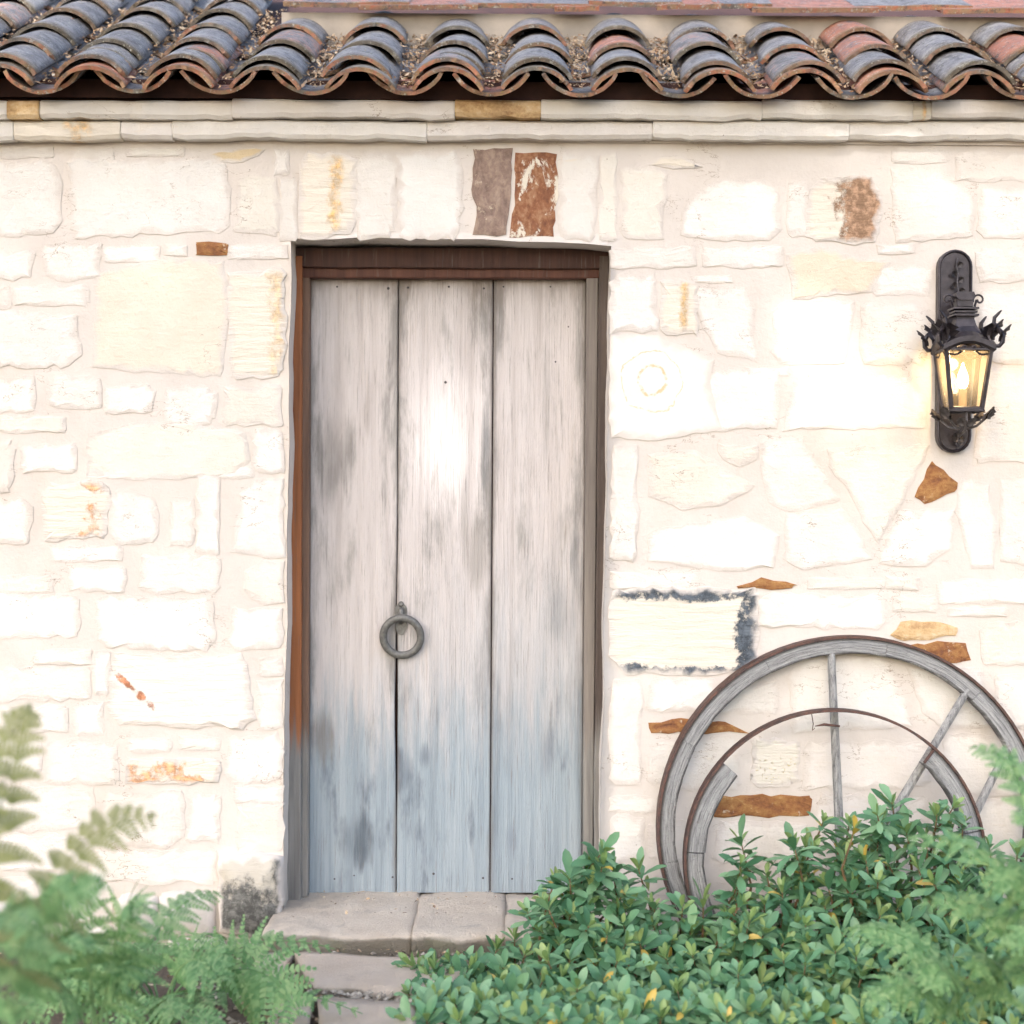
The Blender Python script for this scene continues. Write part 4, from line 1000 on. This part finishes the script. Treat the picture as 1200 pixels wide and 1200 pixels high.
def tyre(c, ro, a0, a1, off, parent, th=3.4, depth=.056):
    n = 60; po, pi_ = arc_px(c, ro + th, a0, a1, n, off), arc_px(c, ro + .3, a0, a1, n, off); vs_ = []; fs = []
    for i in range(n + 1): f = Vector((0, -.003, 0)); bk = Vector((0, depth, 0)); vs_ += [po[i] + f, pi_[i] + f, pi_[i] + bk, po[i] + bk]
    for i in range(n):
        for j in range(4): fs.append((i * 4 + j, (i + 1) * 4 + j, (i + 1) * 4 + (j + 1) % 4, i * 4 + (j + 1) % 4))
    fs += [(3, 2, 1, 0), (n * 4, n * 4 + 1, n * 4 + 2, n * 4 + 3)]
    add('tyre', vs_, fs, M['tyre'], parent)
def spoke(pa, pb_, off, parent, r0=.0125, r1=.0165):
    mb = MB(); n = 8; pts = []; rads = []
    for i in range(n + 1):
        t = i / n; px, py = pa[0] + (pb_[0] - pa[0]) * t, pa[1] + (pb_[1] - pa[1]) * t; pts.append(P(px, py, wd(py, off))); rads.append((r0 + (r1 - r0) * t) * (1 + .05 * nz((t, 0, off), 8)))
    mb.tube(pts, rads, 8, flat=1.2); mb.build('spoke', M['spoke'], parent)
C1, R1 = (998, 973), 228
w1 = thing('wagon_wheel', (P(998, 1100, -.2).x, -.2, 0), 'large weathered wooden wagon wheel with grey rim leaning on the wall', 'wheel')
ends = [217, 190, 152, 117, 79, 47, 12, -38]
for a, b in zip(ends[:-1], ends[1:]): felloe(C1, R1 - 3.5, R1 - 21.5 + R.uniform(-.6, .6), a - .07, b + .07, 0, w1)
tyre(C1, R1 - 3.4, 218, -39, 0, w1)
for a, b in (((974, 766), (990, 1110)), ((1134, 808), (975, 1072)), ((1180, 878), (1090, 1060)), ((818, 842), (905, 985 + 120))):
    if a[0] < 900: continue
    spoke(a, b, -.012, w1)
C2, R2 = (979, 1009), 177.5
w2 = thing('wheel_rim', (P(979, 1100, -.3).x, -.3, 0), 'smaller broken wheel hoop with rusty band in front of the large wheel', 'wheel')
felloe(C2, R2 - 3.2, R2 - 24, 214, 177, .07, w2, rough=.006); felloe(C2, R2 - 3.2, R2 - 25, 176.5, 139, .07, w2, rough=.006)
felloe(C2, R2 - 3.2, R2 - 24, 48, 12, .07, w2, rough=.006); felloe(C2, R2 - 3.2, R2 - 24, 11.5, -34, .07, w2, rough=.006)
tyre(C2, R2 - 3.2, 215, -35, .07, w2, 3.2, .05)
mb = MB(); mb.tube([P(951, 836, wd(836, .085)), P(953, 848, wd(840, .09)), P(952, 856, wd(840, .09)), P(955, 853, wd(840, .09))], .0016, 5); mb.tube([P(955, 851, wd(840, .09)), P(966, 849, wd(840, .092)), P(984, 851, wd(840, .085))], [.0014, .0045, .0035], 6)
mb.build('loose_wire', M['tyre'], w2)
mb = MB(); mb.tube([P(1094, 879, wd(880, .085)), P(1083, 894, wd(894, .085))], .005, 6); mb.build('rim_strap', M['tyre'], w2)

# ------------------------------------------------------------------ leafy shrubs
def leaf_mesh(name, L, W, fold, bend, mat):
    vs_ = [(0, 0, 0)]
    for t, w in ((.30, .34), (.66, .5), (.88, .33)):
        z = -bend * t * t * L; vs_ += [(-W * w, L * t, z + fold * W * w), (0, L * t, z), (W * w, L * t, z + fold * W * w)]
    vs_.append((0, L, -bend * L * 1.05)); fs = [(0, 2, 1), (0, 3, 2)]
    for b in (1, 4): fs += [(b, b + 1, b + 4, b + 3), (b + 1, b + 2, b + 5, b + 4)]
    fs += [(7, 8, 10), (8, 9, 10)]
    return mesh(name, vs_, [f if len(f) == 4 else f for f in fs], mat, True)
LEAVES = [leaf_mesh('leaf', .078, .031, .35, .15, M['leaf']), leaf_mesh('leaf', .068, .028, .5, .3, M['leaf']), leaf_mesh('leaf', .084, .030, .25, .05, M['leaf'])]
YOUNG = [leaf_mesh('leaf', .060, .021, .6, -.1, M['young']), leaf_mesh('leaf', .052, .019, .6, .1, M['young'])]
YELLOW = [leaf_mesh('leaf', .052, .020, .5, .4, M['yellow'])]
def frame_of(d):
    d = d.normalized(); t = d.orthogonal().normalized(); return d, t, d.cross(t)
def shoot(tip, d, n=13, size=1.0):
    """list of (mesh, matrix) of leaves whorled round the end of a twig"""
    d, t, b = frame_of(d); out = []; ph = R.uniform(0, 6.28)
    for i in range(n):
        u = i / (n - 1); a = ph + i * 2.399; inc = math.radians(98 - 74 * u + R.gauss(0, 9)); rad = t * math.cos(a) + b * math.sin(a)
        ydir = (d * math.cos(inc) + rad * math.sin(inc)); ydir.z -= .06; ydir.normalize()
        zdir = (d * math.sin(inc) - rad * math.cos(inc)); zdir = (zdir - ydir * zdir.dot(ydir)).normalized(); xdir = ydir.cross(zdir)
        base = tip - d * (.045 * (1 - u)) * size; sc_ = size * R.uniform(.78, 1.12) * (1 - .15 * u)
        Mx = Matrix(((xdir.x, ydir.x, zdir.x, base.x), (xdir.y, ydir.y, zdir.y, base.y), (xdir.z, ydir.z, zdir.z, base.z), (0, 0, 0, 1))) @ Matrix.Scale(sc_, 4)
        me = R.choice(YOUNG) if u > .72 and R.random() < .8 else R.choice(LEAVES)
        if R.random() < .014: me = YELLOW[0]
        out.append((me, Mx))
    return out
TOP = [(470, 1168), (500, 1142), (545, 1118), (596, 1092), (622, 1050), (650, 1022), (690, 1012), (706, 990), (728, 1020), (780, 1044), (842, 1036), (866, 990), (900, 998), (932, 990), (955, 965), (985, 966), (1040, 944), (1060, 985), (1092, 966), (1118, 950), (1150, 978), (1220, 985), (1300, 990)]
def top_at(x):
    for (a, b), (c, d) in zip(TOP[:-1], TOP[1:]):
        if a <= x <= c: return b + (d - b) * (x - a) / (c - a)
    return 1200
def shrub(name, x0, x1, label, count, y_top, y_front, leaders=()):  # spots are spread over the shrub's outline
    base_c = P((x0 + x1) / 2, 1100, (y_top + y_front) / 2); root = thing(name, (base_c.x, base_c.y, 0), label, 'shrub', 'low leafy shrubs along the wall')
    leaves = []; twigs = MB(); crown = Vector((base_c.x, base_c.y + .08, .05))
    spots = []
    tries = 0
    while len(spots) < count and tries < 9000:
        tries += 1
        px = R.uniform(x0, x1); tp = top_at(px); v = R.random() ** .8; py = tp + 12 + (1262 - tp) * v
        if all((px - a) ** 2 + ((py - b) * 1.15) ** 2 > (25 - 5 * v) ** 2 for a, b, *_ in spots): spots.append((px, py, v))
    for px, py in leaders: spots.append((px, py, .02))
    for px, py, v in spots:
        y = y_top + (y_front - y_top) * v + R.gauss(0, .035); tip = P(px, py, y)
        if tip.z < .03: tip.z = .03 + R.random() * .04
        d = Vector((R.gauss(0, .35) + (px - (x0 + x1) / 2) / (x1 - x0) * .5, -.25 - .55 * v + R.gauss(0, .25), .9)).normalized()
        leaves += shoot(tip, d, R.randint(12, 16), R.uniform(.8, 1.25))
        st = tip - d * R.uniform(.10, .18) + Vector((0, .03, 0)); st.z = max(.01, st.z); twigs.tube([crown.lerp(Vector((tip.x, tip.y, .0)), .6), st, tip - d * .04, tip], [.006, .004, .0028, .0015], 5)
        # a lower whorl on the same twig
        if R.random() < .8: leaves += shoot(tip - d * .075 + Vector((R.gauss(0, .012), .015, 0)), d, 8, .95)
    # inner leaves behind the outer shoots
    inner = []
    for k in range(int(count * .9)):
        px = R.uniform(x0 + 8, x1 - 8); tp = top_at(px); v = R.random(); py = tp + 40 + (1250 - tp) * v
        tip = P(px, py, y_top + (y_front - y_top) * v * .8 + .10); tip.z = max(.03, tip.z)
        if tip.y > -.06: tip.y = -.06
        inner += shoot(tip, Vector((R.gauss(0, .5), R.gauss(-.2, .4), .8)), 9, 1.0)
    def key(l):
        p = l[1].translation; d = p.y + D; sx = 600 + p.x * F / d; sy = 600 + (CAMZ - p.z) * F / d
        return d + (0 if 0 < sx < 1200 and sy < 1200 else 50)
    leaves.sort(key=key)
    for me, Mx in leaves[:300]: put('leaf', me, Mx, root)
    mb = MB(); mats = [M['leaf'], M['young'], M['yellow']]
    for me, Mx in leaves[300:] + inner:
        mb.add([Mx @ v.co for v in me.vertices], [tuple(p.vertices) for p in me.polygons], mats.index(me.materials[0]))
    if mb.v: o = mb.build('foliage', mats, root, smooth=True); o['kind'] = 'stuff'
    twigs.build('twigs', M['twig'], root)
    return root
shrub('evergreen_shrub', 475, 735, 'low leafy shrub spilling over the doorstep edge', 125, -.42, -.98, ((706, 998), (650, 1030), (505, 1140), (690, 1020), (718, 1018), (668, 1030), (636, 1055)))
shrub('evergreen_shrub', 730, 945, 'dense leafy shrub in front of the broken wheel hoop', 120, -.42, -.98, ((868, 985), (930, 990), (748, 1018)))
shrub('evergreen_shrub', 940, 1215, 'tall leafy shrub covering the large wheel below its spokes', 135, -.42, -.98, ((1045, 940), (1028, 955), (965, 962), (1062, 975), (1098, 955), (1118, 945), (1128, 965), (995, 965)))

# ------------------------------------------------------------------ ferns
def frond(B, Mid, T, width, parent, mat='fern', n=12, droop=.25, nrm=None, k0=10, wf=.72):
    mb = MB(); B, Mid, T = Vector(B), Vector(Mid), Vector(T); L = (Mid - B).length + (T - Mid).length
    pts = [bez(B, Mid, T, i / 14) for i in range(15)]
    mb.tube(pts, [.0032 * (1 - .8 * i / 14) + .0006 for i in range(15)], 4)
    up0 = Vector(nrm) if nrm is not None else Vector((0, -.6, .9)); T0 = .34
    for i in range(n):
        t = T0 + (1 - T0) * ((i + .3) / n) ** .93; p = bez(B, Mid, T, t); tan = (bez(B, Mid, T, min(1, t + .02)) - bez(B, Mid, T, max(0, t - .02))).normalized()
        nn = (up0 - tan * up0.dot(tan)).normalized(); side = tan.cross(nn).normalized()
        u = (t - T0) / (1 - T0); pl = width * (min(1, (u + .2) / .35) ** .6) * (1 - u) ** .65 + .008
        gap = L * (1 - T0) * .55 / n
        for sg in (-1, 1):
            sl = math.radians(14 + 30 * u + R.gauss(0, 4)); dr = side * sg * math.cos(sl) + tan * math.sin(sl); k = max(4, int(k0 * (pl / width) + 2))
            dz = droop * R.uniform(.6, 1.3); pl_ = pl * R.uniform(.9, 1.08); cv = R.uniform(-.1, .16)
            def q(s_): return p + dr * pl_ * s_ + tan * pl_ * cv * s_ * s_ + Vector((0, 0, -1)) * pl_ * dz * s_ * s_
            vs_ = []; fs = []; tw = R.gauss(0, .25); pn = (nn + dr.cross(nn) * tw).normalized(); w0 = min(gap * wf, pl * .28)
            for j in range(k):
                s0, s1 = j / k, (j + .9) / k; a, b = q(s0), q(s1); fw = (b - a).normalized(); acr = fw.cross(pn).normalized(); w = w0 * (1 - (j / k)) ** .8 + .0015
                for g in (-1, 1):
                    c = len(vs_); vs_ += [a, a.lerp(b, .2) + acr * g * w * .8 + fw * w * .25, a.lerp(b, .6) + acr * g * w + fw * w * .55, b]; fs.append((c, c + 1, c + 2, c + 3) if g > 0 else (c + 3, c + 2, c + 1, c))
            mb.add(vs_, fs)
    return mb.build('frond', M[mat], parent)
def fern(label, basepx, y, fronds, mat='fern'):
    b = P(basepx, 1200, y); base = Vector((b.x, y, 0)); root = thing('fern', base, label, 'fern', 'ferns in front of the wall')
    for f in fronds:
        tx, ty, ty_y, lift, w = f[:5]; kw = dict(f[5]) if len(f) > 5 else {}
        T = P(tx, ty, ty_y); B = base + Vector((R.uniform(-.03, .03), R.uniform(-.03, .03), 0)); mx = kw.pop('mx', .3)
        Mid = Vector((B.x * (1 - mx) + T.x * mx, B.y * .7 + T.y * .3, max(.1, T.z) + lift)); kw.setdefault('mat', mat); kw.setdefault('droop', R.uniform(.15, .45))
        frond(B, Mid, T, w, root, **kw)
    return root
OL_ = dict(mat='fern_pale', n=12, nrm=(0, -1, .2))
fern('tall blurred fern with pale olive fronds reaching up the wall', -40, -2.35,
     [(36, 832, -2.3, .02, .10, OL_), (184, 958, -2.2, .10, .085, OL_), (-30, 900, -2.4, .05, .10, OL_), (120, 1045, -2.4, .12, .12), (30, 1095, -2.7, .14, .13)])
fern('broad green fern filling the bed below the white wall', 110, -1.5,
     [(258, 1046, -1.2, .05, .11), (60, 1040, -1.5, .08, .13), (165, 1072, -1.6, .12, .13), (70, 1125, -1.85, .16, .15), (-20, 1110, -1.8, .18, .15), (20, 1185, -1.8, .14, .15), (150, 1150, -1.6, .12, .14)])
fern('crisp bright fern arching beside the doorstep', 185, -.95,
     [(352, 1192, -1.1, .24, .20, dict(n=13, nrm=(.15, -.95, .45), droop=.2, k0=12, mx=.60, wf=1.0)), (392, 1112, -.75, .14, .085, dict(n=12)), (425, 1188, -.95, .12, .075, dict(n=12)), (262, 1098, -.6, .12, .10), (100, 1165, -1.1, .14, .16), (262, 1150, -1.2, .12, .15, dict(n=12, k0=12, wf=1.0, nrm=(0, -.85, .6))), (150, 1198, -1.2, .10, .16, dict(n=12, wf=.95)), (250, 1215, -1.3, .12, .15, dict(n=12, wf=.95)), (40, 1150, -1.0, .12, .15),  (60, 1180, -1.1, .18, .14), (30, 1130, -.8, .14, .13), (140, 1110, -.6, .12, .12), (20, 1195, -1.0, .14, .14), (205, 1192, -1.25, .06, .15, dict(n=14, k0=14, nrm=(0, -.6, .9)))])
fern('feathery fern leaning in over the wheel from the edge', 1310, -1.7,
     [(1136, 876, -1.45, .06, .10, dict(n=12)), (1062, 985, -1.6, .08, .10), (1190, 960, -1.75, .08, .10), (1075, 1060, -1.5, .12, .11), (1150, 1040, -1.7, .14, .11), (1215, 1010, -1.8, .14, .11), (1180, 1110, -1.8, .16, .12)])
fern('low fern fanned out at the bottom corner below the wheel', 1150, -1.4,
     [(984, 1092, -1.15, .12, .11, dict(k0=14)), (1010, 1176, -1.5, .14, .12), (1090, 1160, -1.6, .14, .12), (1150, 1145, -1.6, .14, .12), (1205, 1150, -1.6, .14, .12)])

# ------------------------------------------------------------------ small ground cover
lt = MB()
for k in range(900):
    x, y = R.uniform(-1.6, 1.7), R.uniform(-1.6, -.05)
    if R.random() < .45: x, y = R.uniform(-.75, .1), R.uniform(-.9, -.24)
    chip(lt, Vector((x, y, .012 + R.uniform(0, .02))), R.uniform(.006, .02), Vector((R.gauss(0, .4), R.gauss(0, .4), 1)).normalized())
for k in range(160):
    t = R.random(); p = G(335 + 250 * t, 1108 + 8 * t + R.gauss(0, 6), .045) if k % 3 else P(340 + 260 * t, 1062, R.uniform(-.2, .19))
    if not k % 3: p.z = SZ + .004
    chip(lt, p + Vector((0, 0, .006)), R.uniform(.003, .010), Vector((R.gauss(0, .3), R.gauss(0, .3), 1)).normalized())
o = lt.build('leaf_litter', M['litter']); o['kind'] = 'stuff'; o['label'] = 'dry brown leaf litter on the soil by the step'; o['category'] = 'leaf litter'
pe = MB()
for k in range(700):
    x, y = R.uniform(-.95, .25), R.uniform(-1.1, -.22); r = R.uniform(.004, .014); c = Vector((x, y, .008 + r * .3))
    pe.add([c + Vector((r * a * R.uniform(.7, 1.3), r * b * R.uniform(.7, 1.3), r * h * R.uniform(.6, 1))) for a, b, h in ((1, 0, 0), (0, 1, 0), (-1, 0, 0), (0, -1, 0), (0, 0, 1))], [(0, 1, 4), (1, 2, 4), (2, 3, 4), (3, 0, 4)])
for k in range(900):
    t = R.random(); p = G(335 + 240 * t, 1106 + 10 * t + R.gauss(0, 5), .035) if k % 2 else G(362 + 140 * t, 1162 + 8 * t + R.gauss(0, 5), .03)
    r = R.uniform(.004, .012); c = p + Vector((0, 0, R.uniform(-.01, .008)))
    pe.add([c + Vector((r * a * R.uniform(.7, 1.3), r * b * R.uniform(.7, 1.3), r * h * R.uniform(.6, 1))) for a, b, h in ((1, 0, 0), (0, 1, 0), (-1, 0, 0), (0, -1, 0), (0, 0, 1))], [(0, 1, 4), (1, 2, 4), (2, 3, 4), (3, 0, 4)])
o = pe.build('pebbles', M['pebble']); o['kind'] = 'stuff'; o['label'] = 'pale grit and pebbles between the flagstones'; o['category'] = 'pebbles'

# ------------------------------------------------------------------ unseen tree added behind the viewer to shade the wall
M['bark'] = m_plain('grey_bark', (.16, .13, .10), .9, .35, 14, 0, .01)
M['tree_leaf'] = m_leaf('tree_leaf', (.05, .10, .035), (.07, .14, .045), (.10, .18, .06), .5, .3)
tc = Vector((0, -.6, 1.45)) + SUN_DIR * 10.0
tree = thing('unseen_shade_tree', (tc.x - .6, tc.y - .5, 0), 'unseen leafy tree added behind the viewer to shade the wall', 'tree')
tk = MB(); tbv = Vector((tc.x - .6, tc.y - .5, 0))
tk.tube([tbv, tbv + Vector((.05, .03, 1.6)), tbv + Vector((.2, .15, 3.2)), tc - Vector((0, 0, 1.0)), tc + Vector((0, 0, 1.2))], [.26, .21, .18, .13, .05], 10)
for k in range(14):
    a = k * 2.4; e_ = R.uniform(-.2, .7); q0 = tbv.lerp(tc, .72 + .2 * R.random()); q2 = tc + Vector((math.cos(a) * math.cos(e_) * 2.6, math.sin(a) * math.cos(e_) * 2.2, math.sin(e_) * 2.0))
    tk.tube([q0, q0.lerp(q2, .5) + Vector((0, 0, .3)), q2], [.07, .045, .015], 6)
tk.build('trunk', M['bark'], tree)
GAPS = [(P(526, 478, .2), .045), (P(514, 525, .2), .055), (P(952, 388), .055), (P(988, 462), .06), (P(1020, 176), .0), (P(1075, 205), .015), (P(1110, 222), .0), (P(542, 385, .2), .0)]  # openings cut in the crown along sun rays to place the light patches
cl = MB(); n_ = 0
while n_ < 15000:
    v = Vector((R.uniform(-1, 1), R.uniform(-1, 1), R.uniform(-1, 1)))
    if v.length > 1 or v.length < .25: continue
    p = tc + Vector((v.x * 3.3, v.y * 2.6, v.z * 3.0))
    if any((p - g - SUN_DIR * (p - g).dot(SUN_DIR)).length < r + .05 for g, r in GAPS): continue
    n_ += 1
    nr = Vector((R.gauss(0, .7), R.gauss(0, .7), 1)).normalized(); t = nr.orthogonal().normalized(); b = nr.cross(t); an = R.uniform(0, 6.28); t, b = t * math.cos(an) + b * math.sin(an), b * math.cos(an) - t * math.sin(an)
    L = R.uniform(.09, .14); W = L * .55
    cl.add([p - t * L, p - b * W + nr * .02, p + t * L, p + b * W + nr * .02], [(0, 1, 2), (0, 2, 3)])
co2 = cl.build('crown', M['tree_leaf'], tree)
